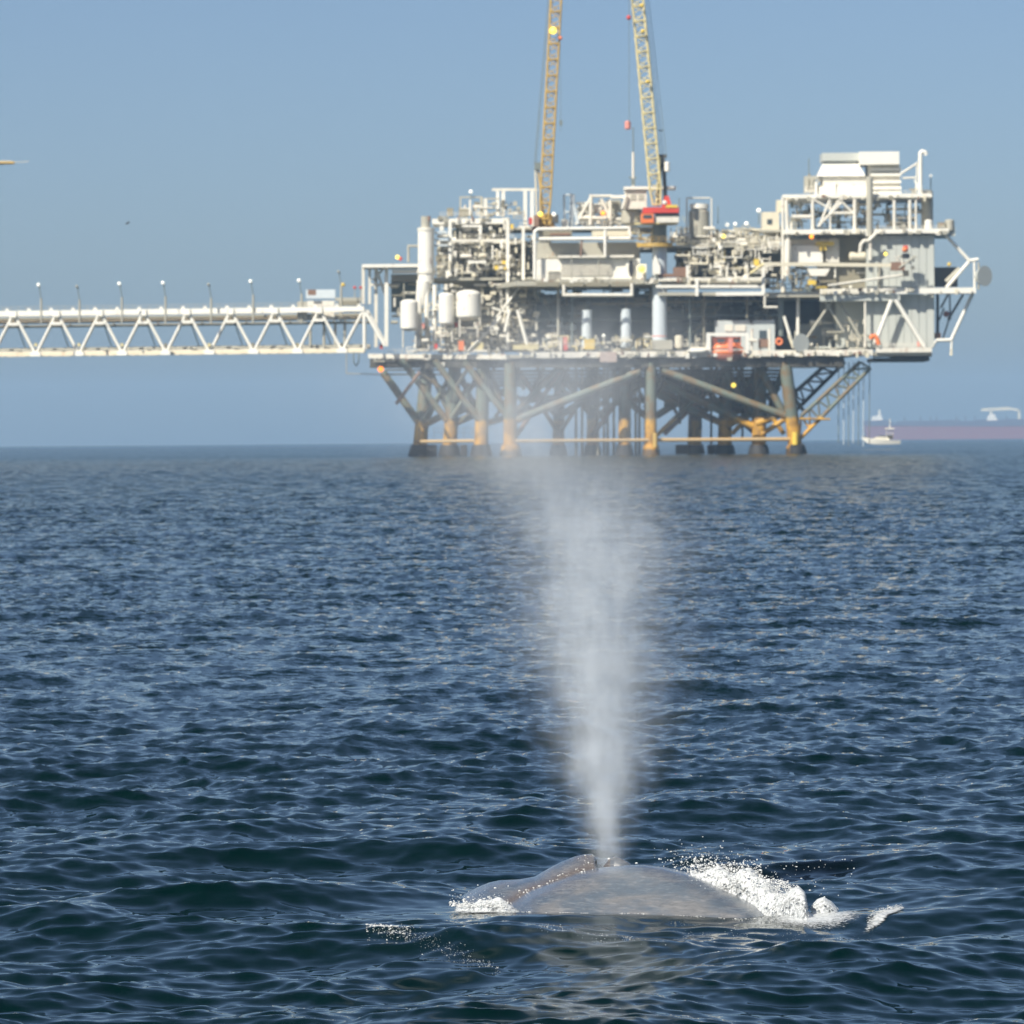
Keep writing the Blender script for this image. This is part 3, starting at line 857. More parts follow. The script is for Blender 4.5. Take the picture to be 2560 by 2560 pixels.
# white cabin left of the red crane
t = thing('control_cabin', P(1590, 525, 1312), 'small white cabin with flat roof left of the red crane', 'cabin')
bx(t, 'wall', 1562, 476, 1617, 522, 1312, 5, WHITE2)
bx(t, 'roof', 1560, 466, 1690, 473, 1311, 7, WHITE)
bx(t, 'roof', 1528, 488, 1562, 495, 1313, 5, WHITE)
bx(t, 'window', 1577, 486, 1590, 500, 1311.8, .25, GREY); bx(t, 'window', 1596, 486, 1609, 500, 1311.8, .25, GREY)
pbar(t, 'bracket', (1556, 522), (1566, 486), 7, 1311, WHITE2)
t = thing('antenna_mast', P(1583, 470, 1313), 'pale antenna mast rising from the white cabin roof', 'mast')
pbar(t, 'pole', (1583, 470), (1583, 380), 7, 1313, WHITE2)
pbar(t, 'pole', (1583, 380), (1583, 318), 3, 1313, SLATE)
pbar(t, 'crossarm', (1572, 444), (1592, 444), 4, 1313, SLATE)
bx(t, 'antenna_box', 1578, 446, 1588, 462, 1312.5, 1.2, SLATE)

# A-frames
t = thing('gantry_frame', P(1430, 560, 1318), 'pale blue slanted lifting frame right of the first crane', 'frame')
for a, b, w in (((1410, 488), (1412, 560), 6), ((1427, 484), (1446, 560), 9), ((1432, 486), (1428, 566), 12), ((1410, 488), (1430, 486), 5), ((1412, 530), (1440, 530), 5)):
    pbar(t, 'strut', a, b, w, 1318, BLUEGREY)
bx(t, 'counterweight', 1404, 548, 1420, 572, 1316, 3, WHITE)
t = thing('gantry_frame', P(1495, 562, 1318), 'white trapezoid frame in the middle of the top deck', 'frame')
for a, b, w in (((1480, 488), (1440, 562), 7), ((1478, 486), (1476, 562), 9), ((1503, 497), (1526, 545), 8), ((1480, 490), (1530, 490), 7), ((1526, 500), (1526, 562), 8), ((1448, 545), (1526, 545), 8)):
    pbar(t, 'strut', a, b, w, 1318, WHITE2)
bx(t, 'equipment_box', 1447, 515, 1474, 530, 1320, 3, GREY); bx(t, 'equipment_box', 1486, 510, 1502, 532, 1320, 3, WHITE2)
bx(t, 'equipment_box', 1531, 500, 1552, 530, 1320, 3, GREY)

# the long white compressor house
t = thing('compressor_house', P(1460, 700, 1303), 'long white machinery house with louvres and a dark oval opening below the top deck', 'machinery house')
bx(t, 'wall', 1339, 647, 1600, 698, 1304, 12, WHITE)
bx(t, 'wall', 1339, 606, 1600, 645, 1310, 10, GREY)
for k in range(7):
    bx(t, 'louvre', 1402, 655 + k * 5, 1530, 657.5 + k * 5, 1303.5, .45, WHITE2)
for k in range(5):
    bx(t, 'louvre', 1370, 678 + k * 4.4, 1400, 680 + k * 4.4, 1303.5, .45, GREY)
c = P(1578, 671, 1303.2)
mb = MB().cyl(Vector((0, -.12, 0)), Vector((0, .12, 0)), 1, 24)
mb.v = [(c.x + x * M(13, 1303) / 2, c.y + y, c.z + z * M(42, 1303) / 2) for x, y, z in mb.v]
mb.build('oval_opening', BLACK, t)
mb = MB().cyl(Vector((0, -.05, 0)), Vector((0, .6, 0)), 1, 24)
mb.v = [(c.x - M(3, 1303) + x * M(22, 1303) / 2, c.y + .15 + y, c.z + z * M(54, 1303) / 2) for x, y, z in mb.v]
mb.build('bellmouth', WHITE, t)
pipe(t, 'header_pipe', [(1337, 698), (1337, 580), (1345, 573), (1573, 570), (1577, 590)], 9, 1301, WHITE)
pipe(t, 'header_pipe', [(1330, 598), (1585, 596)], 10, 1302, WHITE)
pbar(t, 'post', (1513, 570), (1513, 638), 8, 1301, WHITE)
pbar(t, 'post', (1455, 598), (1452, 640), 5, 1302, RUSTY)
bx(t, 'roof', 1394, 638, 1585, 644, 1302, 6, WHITE2)
bx(t, 'cowl', 1358, 577, 1430, 590, 1304, 4, OLIVE); bx(t, 'cowl', 1480, 577, 1572, 590, 1304, 4, CREAM)
bx(t, 'cowl', 1376, 583, 1424, 589, 1303, 1, RUSTY)
bx(t, 'lamp_box', 1594, 660, 1616, 698, 1300, 3, WHITE)
for x in (1429, 1497):
    pbar(t, 'stay', (x, 640), (x, 720), 2.2, 1300, GREY)
for k in range(4):
    bx(t, 'skid', 1342 + 62 * k, 704, 1398 + 62 * k, 716, 1299.6, .8, OLIVE)
t = thing('duct_housing', P(1640, 700, 1300), 'white angular duct at the foot of the crane pedestal above the middle deck', 'duct')
MB().prism([(P(1628, 0, 1299).x, P(0, 698, 1299).z), (P(1646, 0, 1299).x, P(0, 698, 1299).z), (P(1646, 0, 1299).x, P(0, 680, 1299).z), (P(1634, 0, 1299).x, P(0, 650, 1299).z), (P(1628, 0, 1299).x, P(0, 664, 1299).z)], 1299, 1302).build('shell', WHITE, t)
bx(t, 'base', 1646, 684, 1716, 692, 1300, 3, RUSTY)
bx(t, 'base', 1684, 668, 1715, 684, 1300, 3, RUSTY)

# crane pedestal is part of its crane ------------------------------------------------
def lattice(par, A, B, w, mat_c, mat_l, n, rc=0.22, rl=0.10, taper=0.6):
    """four chords and their lacing; A foot, B tip"""
    x, y = ring_frame(A, B)
    def cor(k, s):
        ww = w * min(1.0, taper + (1 - taper) * min(s, 1 - s) * 14)
        i, j = ((-1, -1), (1, -1), (1, 1), (-1, 1))[k]
        return A.lerp(B, s) + x * (i * ww / 2) + y * (j * ww / 2)
    knots = [0, 0.05, 0.95, 1]
    for k in range(4):
        for s0, s1 in zip(knots[:-1], knots[1:]):
            bar(par, 'boom_chord', cor(k, s0), cor(k, s1), rc, mat_c)
    for i in range(n):
        s0, s1 = i / n, (i + 1) / n
        for k in range(4):
            k2 = (k + 1) % 4
            a, b = (k, k2) if i % 2 else (k2, k)
            bar(par, 'boom_lacing', cor(a, s0), cor(b, s1), rl, mat_l)
        if i % 2 == 0:
            bar(par, 'boom_lacing', cor(0, s0), cor(1, s0), rl * 1.6, mat_l)
            bar(par, 'boom_lacing', cor(3, s0), cor(2, s0), rl * 1.6, mat_l)

# first crane, ochre
D1 = 1312.0
c1 = thing('pedestal_crane', P(1362, 600, D1), 'left crane with ochre lattice boom and rusty orange cab', 'crane', 'pedestal cranes on the platform')
lattice(c1, P(1361, 548, D1), P(1408, -330, D1), M(29, D1), OCHRE, OCHRE, 44, 0.28, 0.13)
bx(c1, 'cab', 1322, 544, 1331, 560, D1 - 3, 3, RED); bx(c1, 'cab', 1334, 538, 1347, 566, D1 - 3, 4, RUSTY)
bx(c1, 'machine_house', 1344, 535, 1386, 566, D1 + 1, 6, OCHRE)
bx(c1, 'winch', 1380, 536, 1396, 556, D1 - 1, 4, DARK)
bx(c1, 'slew_ring', 1330, 566, 1392, 576, D1 - 1, 7, RUSTY)
pbar(c1, 'pedestal', (1362, 700), (1362, 574), 34, D1 + 3, GREY)
pbar(c1, 'mast', (1342, 540), (1338, 414), 5, D1 + 2, CREAM); pbar(c1, 'mast', (1360, 540), (1344, 416), 5, D1 + 2, OCHRE)
bx(c1, 'mast_head', 1336, 406, 1352, 424, D1 + 1, 2, SLATE)
pbar(c1, 'pendant_rope', (1336, 408), (1398, -330), 1.6, D1 + 1, SLATE)
pbar(c1, 'pendant_rope', (1340, 408), (1402, -330), 1.6, D1 + 2, SLATE)
pbar(c1, 'hoist_rope', (1400, 20), (1402, 330), 1.2, D1 - 3, SLATE)
bx(c1, 'hook_block', 1399, 300, 1406, 314, D1 - 3.2, .7, SLATE)
lamp_ball(c1, 1383, 77, 9, D1 - 3, L_YEL); lamp_ball(c1, 1351, 535, 6, D1 - 4, L_YEL); lamp_ball(c1, 1401, 95, 5, D1 - 3, ORANGE, 'aviation_lamp')
lamp_ball(c1, 1385, 536, 5, D1 - 4, L_WHITE)
# second crane, pale yellow on a red deck
D2 = 1302.0
c2 = thing('pedestal_crane', P(1649, 875, D2), 'right crane with pale yellow lattice boom on a red deck and blue grey pedestal', 'crane', 'pedestal cranes on the platform')
lattice(c2, P(1642, 512, D2), P(1563, -330, D2), M(31, D2), PALEYEL, PALEYEL, 44, 0.30, 0.13)
pbar(c2, 'pedestal', (1649, 690), (1649, 560), 37, D2 + 2, SLATE)
pbar(c2, 'pedestal', (1649, 852), (1649, 618), 38, D2 + 1.9, BLUEGREY)
bx(c2, 'foot', 1626, 850, 1681, 874, D2 - 2, 6, GREY)
pbar(c2, 'painted_band', (1649, 842), (1649, 839), 38.6, D2 + 1.9, PINK)
pbar(c2, 'service_platform', (1640, 562), (1640, 558), 112, D2 + 2, PALEYEL)
pbar(c2, 'service_platform', (1637, 618), (1637, 608), 94, D2 + 2, OCHRE)
bx(c2, 'machine_deck', 1608, 518, 1697, 532, D2 - 4, 10, RED)
bx(c2, 'engine', 1640, 532, 1698, 541, D2 - 3.5, 8, BLACK)
bx(c2, 'counterweight', 1635, 542, 1697, 556, D2 - 4, 8, WHITE2)
bx(c2, 'cab', 1603, 534, 1634, 557, D2 - 5, 5, ORANGE)
bx(c2, 'cab_window', 1608, 537, 1629, 546, D2 - 5.12, .25, GLASS)
bx(c2, 'tool_box', 1665, 512, 1694, 519, D2 - 4.2, 4, YELLOW)
MB().prism([(P(q[0], 0, D2).x, P(1650, q[1], D2).z) for q in ((1650, 518), (1676, 518), (1668, 490), (1658, 490))], D2 - 1, D2 + 1).build('gantry_leg', RED, c2)
lamp_ball(c2, 1662, 507, 6, D2 - 4, WHITE, 'floodlight')
pbar(c2, 'mast', (1640, 515), (1650, 392), 6, D2, PALEYEL); pbar(c2, 'mast', (1664, 515), (1659, 400), 10, D2 + 1, DARK)
pbar(c2, 'mast', (1646, 515), (1652, 400), 8, D2 + 1, DARK)
bx(c2, 'mast_head', 1644, 386, 1667, 394, D2, 2, DARK); bx(c2, 'mast_head', 1648, 394, 1662, 410, D2, 2, DARK)
vessel(c2, 'radar_dome', 1661, 404, 1675, 430, D2 - 1, WHITE)
for o_ in (0, 5, 9):
    pbar(c2, 'pendant_rope', (1666 - o_ * 1.6, 388), (1584 - o_, -330), 1.5, D2 + 1, SLATE)
pbar(c2, 'spreader', (1646, 326), (1658, 326), 3, D2 + 1, SLATE)
pbar(c2, 'hoist_rope', (1572, -330), (1573, 304), 1.3, D2 - 3, SLATE)
lamp_ball(c2, 1572, 44, 6, D2 - 3, RED, 'overhaul_ball')
vessel(c2, 'hook_block', 1562, 302, 1577, 324, D2 - 3, PINK)
for x, y in ((1604, 14), (1607, 78), (1619, 204)):
    lamp_ball(c2, x, y, 5.5, D2 - 3.4, YELLOW, 'floodlight')
prail(c2, 1590, 557, 1712, 557, D2 - 3, PALEYEL, 1.6)
prail(c2, 1592, 607, 1684, 607, D2 - 3, OCHRE, 1.6)
clutter(c2, 1585, 575, 1630, 606, D2, 3, 14, [PALEYEL, CREAM, GREY, WHITE2], 0.6)

# folded knuckle boom over the right middle deck
t = thing('deck_crane', P(1900, 690, 1297), 'cream knuckle boom crane lying folded over the right middle deck', 'crane')
pbar(t, 'boom', (1908, 660), (2235, 663), 9, 1297, CREAM, True)
pbar(t, 'boom', (1876, 684), (1910, 659), 8, 1297, PALEYEL)
pbar(t, 'stay', (2070, 714), (2268, 686), 6, 1297, WHITE2)
bx(t, 'boom_head', 2228, 655, 2262, 676, 1296, 2.5, RUSTY)
bx(t, 'boom_head', 2256, 634, 2274, 646, 1296.4, 2, BLACK)
bx(t, 'sheave_block', 2258, 676, 2272, 690, 1296, 2, DARK)
pbar(t, 'strut', (2248, 670), (2290, 640), 5, 1296, GREY)
bx(t, 'flag', 2258, 614, 2270, 630, 1296, .3, RED)
pbar(t, 'flag_pole', (2264, 636), (2264, 612), 2, 1296.4, SLATE)
clutter(t, 2235, 640, 2290, 675, 1296, 1.5, 9, [OLIVE, DARK, GREY, WHITE2], 0.5)
lamp_ball(t, 2262, 624, 6.5, 1295.6, ORANGE, 'beacon')

# white engine hood by the knuckle boom
t = thing('generator_housing', P(2020, 655, 1304), 'large bright white housing behind the knuckle boom', 'generator')
bx(t, 'shell', 1977, 613, 2057, 656, 1304, 8, WHITE)
bx(t, 'shell', 2064, 612, 2098, 656, 1305, 6, WHITE2)
vessel(t, 'silencer', 2068, 594, 2096, 622, 1305, WHITE2)
vessel(t, 'silencer', 2122, 630, 2166, 652, 1303, CREAM, True)
bx(t, 'roof', 1972, 598, 2098, 612, 1306, 8, CREAM)
MB().prism([(P(q[0], 0, 1303).x, P(2040, q[1], 1303).z) for q in ((2012, 672), (2070, 672), (2060, 690), (2022, 690))], 1302, 1305).build('hopper', WHITE, t)

# cream cooler cabin and corner frame
t = thing('cooler_cabin', P(1924, 576, 1310), 'cream box shaped cabin at the left edge of the high right deck', 'cabin')
bx(t, 'wall', 1906, 530, 1948, 574, 1310, 8, CREAM)
bx(t, 'wall', 1942, 500, 1962, 530, 1311, 5, CREAM)
bx(t, 'base', 1900, 574, 1952, 580, 1309, 8, GREY)
bx(t, 'window', 1918, 548, 1930, 560, 1309.8, .25, GLASS)
for x in (1912, 1942):
    pbar(t, 'leg', (x, 580), (x, 614), 5, 1310, WHITE2)
t = thing('support_frame', P(1990, 780, 1301), 'tall white corner frame carrying the right ventilation deck', 'frame')
for a, b, w in (((1957, 492), (1957, 720), 8), ((1966, 500), (1970, 600), 10), ((1979, 542), (2027, 542), 10), ((2032, 497), (2032, 575), 9), ((1970, 600), (1968, 690), 16),
                ((2075, 500), (2048, 566), 7), ((2098, 500), (2078, 530), 6), ((2045, 566), (2105, 505), 7), ((2105, 505), (2132, 532), 6), ((2080, 533), (2136, 533), 7), ((2137, 497), (2137, 576), 10),
                ((2236, 500), (2236, 576), 8), ((2275, 500), (2275, 578), 9), ((2290, 500), (2290, 576), 6), ((2076, 500), (2076, 576), 5), ((2035, 500), (2080, 525), 6)):
    pbar(t, 'post' if abs(a[0] - b[0]) < 8 else 'brace', a, b, w, 1301.5, WHITE2)
pbar(t, 'post', (2174, 592), (2174, 442), 17, 1300, GREY)
pipe(t, 'drain_pipe', [(2190, 584), (2172, 602), (2160, 602), (2152, 612), (2150, 632)], 9, 1298.6, WHITE2)
pbar(t, 'post', (2176, 592), (2176, 650), 8, 1299, WHITE2)

# ventilation hoods
t = thing('ventilation_hood', P(2110, 489, 1310), 'left rooftop ventilation hood flaring to a white trapezoid', 'ventilation hood', 'rooftop ventilation hoods')
def flare(par, name, x0, x1, y1, u0, u1, y0, D, dep, mat):
    a, b = P(x0, y1, D), P(x1, y1, D); c, d = P(u0, y0, D), P(u1, y0, D)
    i = dep * .18
    vs = [(a.x, D, a.z), (b.x, D, a.z), (b.x, D + dep, a.z), (a.x, D + dep, a.z), (c.x, D + i, c.z), (d.x, D + i, c.z), (d.x, D + dep - i, c.z), (c.x, D + dep - i, c.z)]
    return MB().add(vs, [(0,3,2,1),(4,5,6,7),(0,1,5,4),(1,2,6,5),(2,3,7,6),(3,0,4,7)]).build(name, mat, par)
flare(t, 'hood', 2044, 2164, 441, 2062, 2144, 403, 1308, 12, WHITE)
bx(t, 'rim', 2056, 382, 2150, 402, 1309, 11, SIDING)
bx(t, 'base', 2057, 442, 2168, 466, 1309, 11, WHITE2)
bx(t, 'base', 2048, 466, 2170, 489, 1308.6, 11.5, WHITE)
for x in (2086, 2040):
    bx(t, 'stiffener', x - 3, 455, x + 3, 489, 1308, .5, WHITE)
bx(t, 'equipment_box', 2012, 440, 2040, 480, 1310, 5, GREY)
clutter(t, 2010, 440, 2055, 486, 1309, 5, 16, [GREY, OLIVE, WHITE2], 0.7)
t = thing('ventilation_hood', P(2215, 489, 1310), 'right rooftop ventilation hood like a stack of white ribbed boxes', 'ventilation hood', 'rooftop ventilation hoods')
bx(t, 'hood', 2149, 379, 2248, 411, 1306, 14, WHITE)
bx(t, 'neck', 2170, 411, 2250, 489, 1309, 10, WHITE2)
for y in (424, 437, 455, 470, 482):
    bx(t, 'rib', 2176, y - 4, 2253, y + 3, 1308, 1, WHITE)
t = thing('gooseneck_vent', P(2301, 490, 1306), 'white gooseneck vent pipe right of the rooftop hoods', 'vent pipe')
pipe(t, 'pipe', [(2301, 490), (2301, 384), (2305, 379), (2313, 381), (2316, 388)], 11, 1306, WHITE)
pbar(t, 'brace', (2252, 434), (2294, 408), 6, 1306, WHITE2); pbar(t, 'brace', (2256, 445), (2290, 444), 5, 1306, WHITE2)
pbar(t, 'ladder', (2293, 405), (2290, 480), 4, 1306, WHITE2); pbar(t, 'brace', (2288, 450), (2300, 478), 7, 1305.6, WHITE)
clutter(t, 2272, 470, 2305, 488, 1306, 2, 6, [OLIVE, GREY], 0.6)
vesselt = thing('water_tank', P(2316, 577, 1308), 'pale grey curved tank at the right end of the high deck', 'tank')
vessel(vesselt, 'shell', 2303, 474, 2333, 574, 1308, GREY)
t = thing('radome', P(2322, 577, 1301), 'small white dome on the right end of the high deck', 'dome')
vessel(t, 'dome', 2312, 549, 2332, 577, 1301, WHITE)

# accommodation block with siding built panel by panel
ab = thing('accommodation_block', P(2250, 875, 1303), 'grey panel sided block under the right decks', 'building')
def siding(x0, x1, y0, y1, D, n, mat=SIDING):
    for k in range(n):
        a = x0 + (x1 - x0) * k / n; b = x0 + (x1 - x0) * (k + 1) / n - 1.0
        q = bx(ab, 'siding_panel', a, y0, b, y1, D, .3, mat)
bx(ab, 'wall', 2166, 590, 2336, 720, 1303, 22, SIDING)
siding(2166, 2336, 589, 719, 1302.6, 9)
bx(ab, 'wall', 2050, 590, 2166, 720, 1308, 15, OLIVE)
bx(ab, 'wall', 2165, 736, 2336, 869, 1304, 20, SIDING)
siding(2165, 2336, 736, 868, 1303.6, 9)
bx(ab, 'wall', 2090, 736, 2165, 869, 1312, 10, SIDING)
bx(ab, 'beam', 2050, 737, 2250, 752, 1300.4, 2, SIDING)
bx(ab, 'beam', 2160, 720, 2440, 734, 1300, 1.5, WHITE)
bx(ab, 'beam', 2050, 722, 2160, 735, 1300, 1.5, WHITE2)
for a, b in (((2229, 750), (2187, 862)), ((2239, 750), (2312, 868))):
    pbar(ab, 'brace', a, b, 11, 1299.4, WHITE)
pbar(ab, 'post', (2163, 735), (2163, 868), 6, 1301, WHITE2)
for x in (2199, 2196):
    pbar(ab, 'post', (x, 664), (x, 719), 5, 1301.6, GREY)
prail(ab, 2205, 869, 2300, 869, 1299)

# outrigger on the right side
t = thing('side_outrigger', P(2400, 725, 1304), 'white tube outrigger braced off the right end of the platform', 'outrigger')
for a, b, w in (((2360, 583), (2424, 652), 9), ((2424, 652), (2446, 648), 9), ((2422, 655), (2366, 719), 9), ((2437, 722), (2378, 850), 9), ((2340, 851), (2380, 850), 9), ((2340, 853), (2328, 868), 8), ((2380, 852), (2377, 888), 6), ((2436, 655), (2437, 722), 6)):
    pbar(t, 'tube', a, b, w, 1304, WHITE)
for a, b, w in (((2344, 736), (2344, 840), 8), ((2352, 770), (2370, 736), 5), ((2374, 736), (2376, 800), 4), ((2370, 800), (2408, 736), 6), ((2356, 850), (2372, 800), 4), ((2348, 800), (2360, 770), 4)):
    pbar(t, 'dark_brace', a, b, w, 1310, DARK)
bx(t, 'walkway', 2330, 720, 2440, 733, 1302, 8, WHITE2)
bx(t, 'counterweight', 2376, 872, 2381, 889, 1303.4, 1, CREAM)
bx(t, 'winch', 2336, 832, 2352, 846, 1306, 3, RUSTY)
bx(t, 'mesh_screen', 2338, 668, 2394, 717, 1312, 2, DARK)
pbar(t, 'dark_brace', (2366, 705), (2400, 672), 14, 1306, GREY)
lamp_ball(t, 2373, 661, 5, 1306, YELLOW, 'lamp_housing')
t = thing('floodlight_cluster', P(2375, 583, 1304), 'round grey floodlight cluster at the upper right deck corner', 'floodlight')
vessel(t, 'lamp_drum', 2362, 548, 2386, 580, 1304, GREY)
bx(t, 'bracket', 2345, 556, 2364, 570, 1304, 2, OLIVE); bx(t, 'lamp_drum', 2366, 566, 2388, 590, 1305, 2, SIDING)

def dish(label, x, y, r, D, yaw):
    t = thing('dish_antenna', P(x, y, D), label, 'dish antenna', 'drum shaped dish antennas')
    mb = MB()
    n = 20; R_ = M(r, D)
    for i in range(6):
        r0, r1 = R_ * i / 6, R_ * (i + 1) / 6
        z0, z1 = [-(R_ * 1.25) * (1 - (q / R_) ** 2) for q in (r0, r1)]
        vs = []
        for rr, zz in ((r0, z0), (r1, z1)):
            for k in range(n):
                a = 2 * math.pi * k / n
                vs.append((rr * math.cos(a), -zz, rr * math.sin(a)))
        mb.add(vs, [(k, (k + 1) % n, n + (k + 1) % n, n + k) for k in range(n)], True)
    for k in range(n):
        pass
    mb.cone(Vector((0, 0, 0)), Vector((0, R_ * 1.0, 0)), R_ * 1.0, R_ * .35, n)
    cs, sn = math.cos(yaw), math.sin(yaw)
    c = P(x, y, D)
    mb.v = [(c.x + vx * cs - vy * sn, c.y + vx * sn + vy * cs, c.z + vz) for vx, vy, vz in mb.v]
    mb.build('reflector', SIDING, t)
    pbar(t, 'mount', (x - r * .6, y - r * 1.3), (x - r * .6, y + r * 1.3), 5, D + 2.2, GREY)
    return t
dish('grey round dish antenna hanging off the right outrigger', 2462, 690, 26, 1300, R(38))
dish('grey round dish antenna at deck level between the lifeboat and the block', 2003, 858, 24, 1297, R(30))

# lifeboat with davit, deck house behind, raft
t = thing('davit_frame', P(1818, 880, 1298), 'white davit frame around the orange lifeboat', 'davit')
for a, b, w in (((1771, 880), (1771, 836), 11), ((1766, 836), (1870, 836), 8), ((1868, 836), (1868, 884), 8), ((1826, 845), (1826, 880), 11)):
    pbar(t, 'post' if a[0] == b[0] else 'beam', a, b, w, 1296.8 if a[0] != 1826 else 1294.2, WHITE if a[0] != 1826 else PINK, True)
t = thing('lifeboat', P(1818, 890, 1299), 'orange enclosed lifeboat hanging in a white davit', 'lifeboat')
def hull(cx, cy, lpx, hpx, dep, D, top=False):
    """a boat shell pointed at both ends"""
    mb = MB(); ns, nr = 16, 12
    c = P(cx, cy, D); L = M(lpx, D) / 2; H = M(hpx, D)
    vs = []
    for i in range(ns + 1):
        u = -1 + 2 * i / ns
        k = max(0.02, (1 - abs(u) ** 2.6)) ** 0.6
        for j in range(nr + 1):
            a = math.pi * j / nr
            z = math.sin(a) ** 0.8 * H * k
            vs.append((c.x + u * L, c.y + math.cos(a) * dep * k, c.z + (z if top else -z)))
    for i in range(ns):
        for j in range(nr):
            a = i * (nr + 1) + j
            mb.f.append((a, a + 1, a + nr + 2, a + nr + 1)); mb.sm.append(True)
        mb.f.append((i * (nr + 1), (i + 1) * (nr + 1), (i + 1) * (nr + 1) + nr, i * (nr + 1) + nr)); mb.sm.append(False)
    mb.v = vs
    return mb
hull(1818, 876, 86, 17, 1.8, 1298).build('hull', ORANGE, t)
hull(1818, 886, 78, 18, 1.5, 1298).build('keel', BRICK, t)
hull(1818, 873, 82, 17, 1.7, 1298, True).build('canopy', ORANGE, t)
bx(t, 'cabin', 1783, 842, 1852, 862, 1298, 2.6, ORANGE)
bx(t, 'window', 1793, 848, 1812, 856, 1296.2, .3, GLASS); bx(t, 'window', 1834, 848, 1848, 857, 1296.2, .3, GLASS)
bx(t, 'drain_cover', 1818, 893, 1830, 902, 1296.4, .4, GREY)
t = thing('deck_house', P(1865, 878, 1306), 'pale grey deck house with windows behind the orange lifeboat', 'deck house')
bx(t, 'wall', 1789, 801, 1937, 876, 1306, 8, paint('pale_grey_paint', (0.52, 0.56, 0.54), 0.55, 0.2))
for x0, y0, x1, y1, m in ((1812, 812, 1832, 828, WHITE2), (1838, 812, 1864, 828, WHITE2), (1898, 826, 1916, 846, GLASS), (1896, 848, 1922, 868, RUSTY)):
    bx(t, 'window' if m is not RUSTY else 'vent_panel', x0, y0, x1, y1, 1305.7, .4, m)
bx(t, 'vent_panel', 1874, 800, 1882, 808, 1305.6, .5, DARK)
for x in (1880, 1924):
    pbar(t, 'post', (x, 822), (x, 878), 6, 1303, WHITE2)
pbar(t, 'beam', (1868, 850), (1892, 852), 8, 1302, WHITE2)
t = thing('life_raft', P(1745, 885, 1297), 'white pointed raft cradle overhanging the deck left of the lifeboat', 'raft')
hull(1745, 874, 56, 12, 1.4, 1296.4).build('hull', WHITE, t)
bx(t, 'cradle', 1725, 868, 1768, 875, 1297.6, 1.5, WHITE2)
t = thing('life_ring', P(1948, 854, 1299), 'orange life ring mounted right of the pale deck house', 'life ring')
mb = MB(); c = P(1948, 854, 1299); r = M(7, 1299)
ps = [c + Vector((r * math.cos(a), 0, r * math.sin(a))) for a in [2 * math.pi * k / 12 for k in range(13)]]
mb.tube(ps, r * 0.42, 8).build('ring', ORANGE, t); bx(t, 'board', 1941, 847, 1955, 862, 1299.6, .2, BRICK)
t = thing('hose_hood', P(2188, 864, 1297), 'orange hood at the deck edge left of the panel sided block', 'hood')
mb = MB().tube([P(2177, 848, 1297), P(2180, 841, 1297), P(2188, 840, 1297), P(2194, 850, 1297), P(2197, 862, 1297)], M(11, 1297) / 2, 10)
mb.build('hood', ORANGE, t)
t = thing('orange_locker', P(1153, 875, 1306), 'bright orange locker at the deck edge below the white tanks', 'locker')
bx(t, 'body', 1146, 852, 1160, 876, 1306, 1.6, ORANGE); bx(t, 'base', 1147, 876, 1156, 881, 1306, 1.4, DARK)
t = thing('yellow_container', P(1474, 873, 1300), 'yellow box container on the main deck left of the crane foot', 'container')
bx(t, 'body', 1461, 850, 1487, 873, 1300, 3, YELLOW); bx(t, 'lid', 1460, 847.5, 1488, 850, 1299.9, 3.2, YELLOW)
t = thing('red_cabinet', P(1414, 875, 1300), 'tall red cabinet on the main deck seen through the spout mist', 'cabinet')
bx(t, 'body', 1408, 843, 1419, 876, 1300, 1.2, RED); pbar(t, 'post', (1403, 842), (1403, 880), 5, 1299.6, WHITE2); bx(t, 'door', 1409, 846, 1418, 860, 1299.9, .08, PINK)
t = thing('yellow_skid', P(1190, 878, 1306), 'weathered yellow skid with white brackets right of the orange locker', 'skid')
bx(t, 'body', 1178, 856, 1208, 874, 1306, 3, PALEYEL); pbar(t, 'brace', (1170, 878), (1196, 850), 5, 1305.5, WHITE2); bx(t, 'base', 1170, 874, 1218, 879, 1305.8, 3.3, WHITE2)
t = thing('inspection_lines', P(2135, 905, 1304), 'row of thin pipes hanging from the deck to the sea at the right', 'pipes')
for k, x in enumerate((2097, 2110, 2122, 2134, 2147, 2159, 2174)):
    pbar(t, 'hanging_line', (x, 905), (x - 1, 1108 + (k % 3) * 4), 2.2, 1304, BLUEGREY if k % 2 else SLATE)

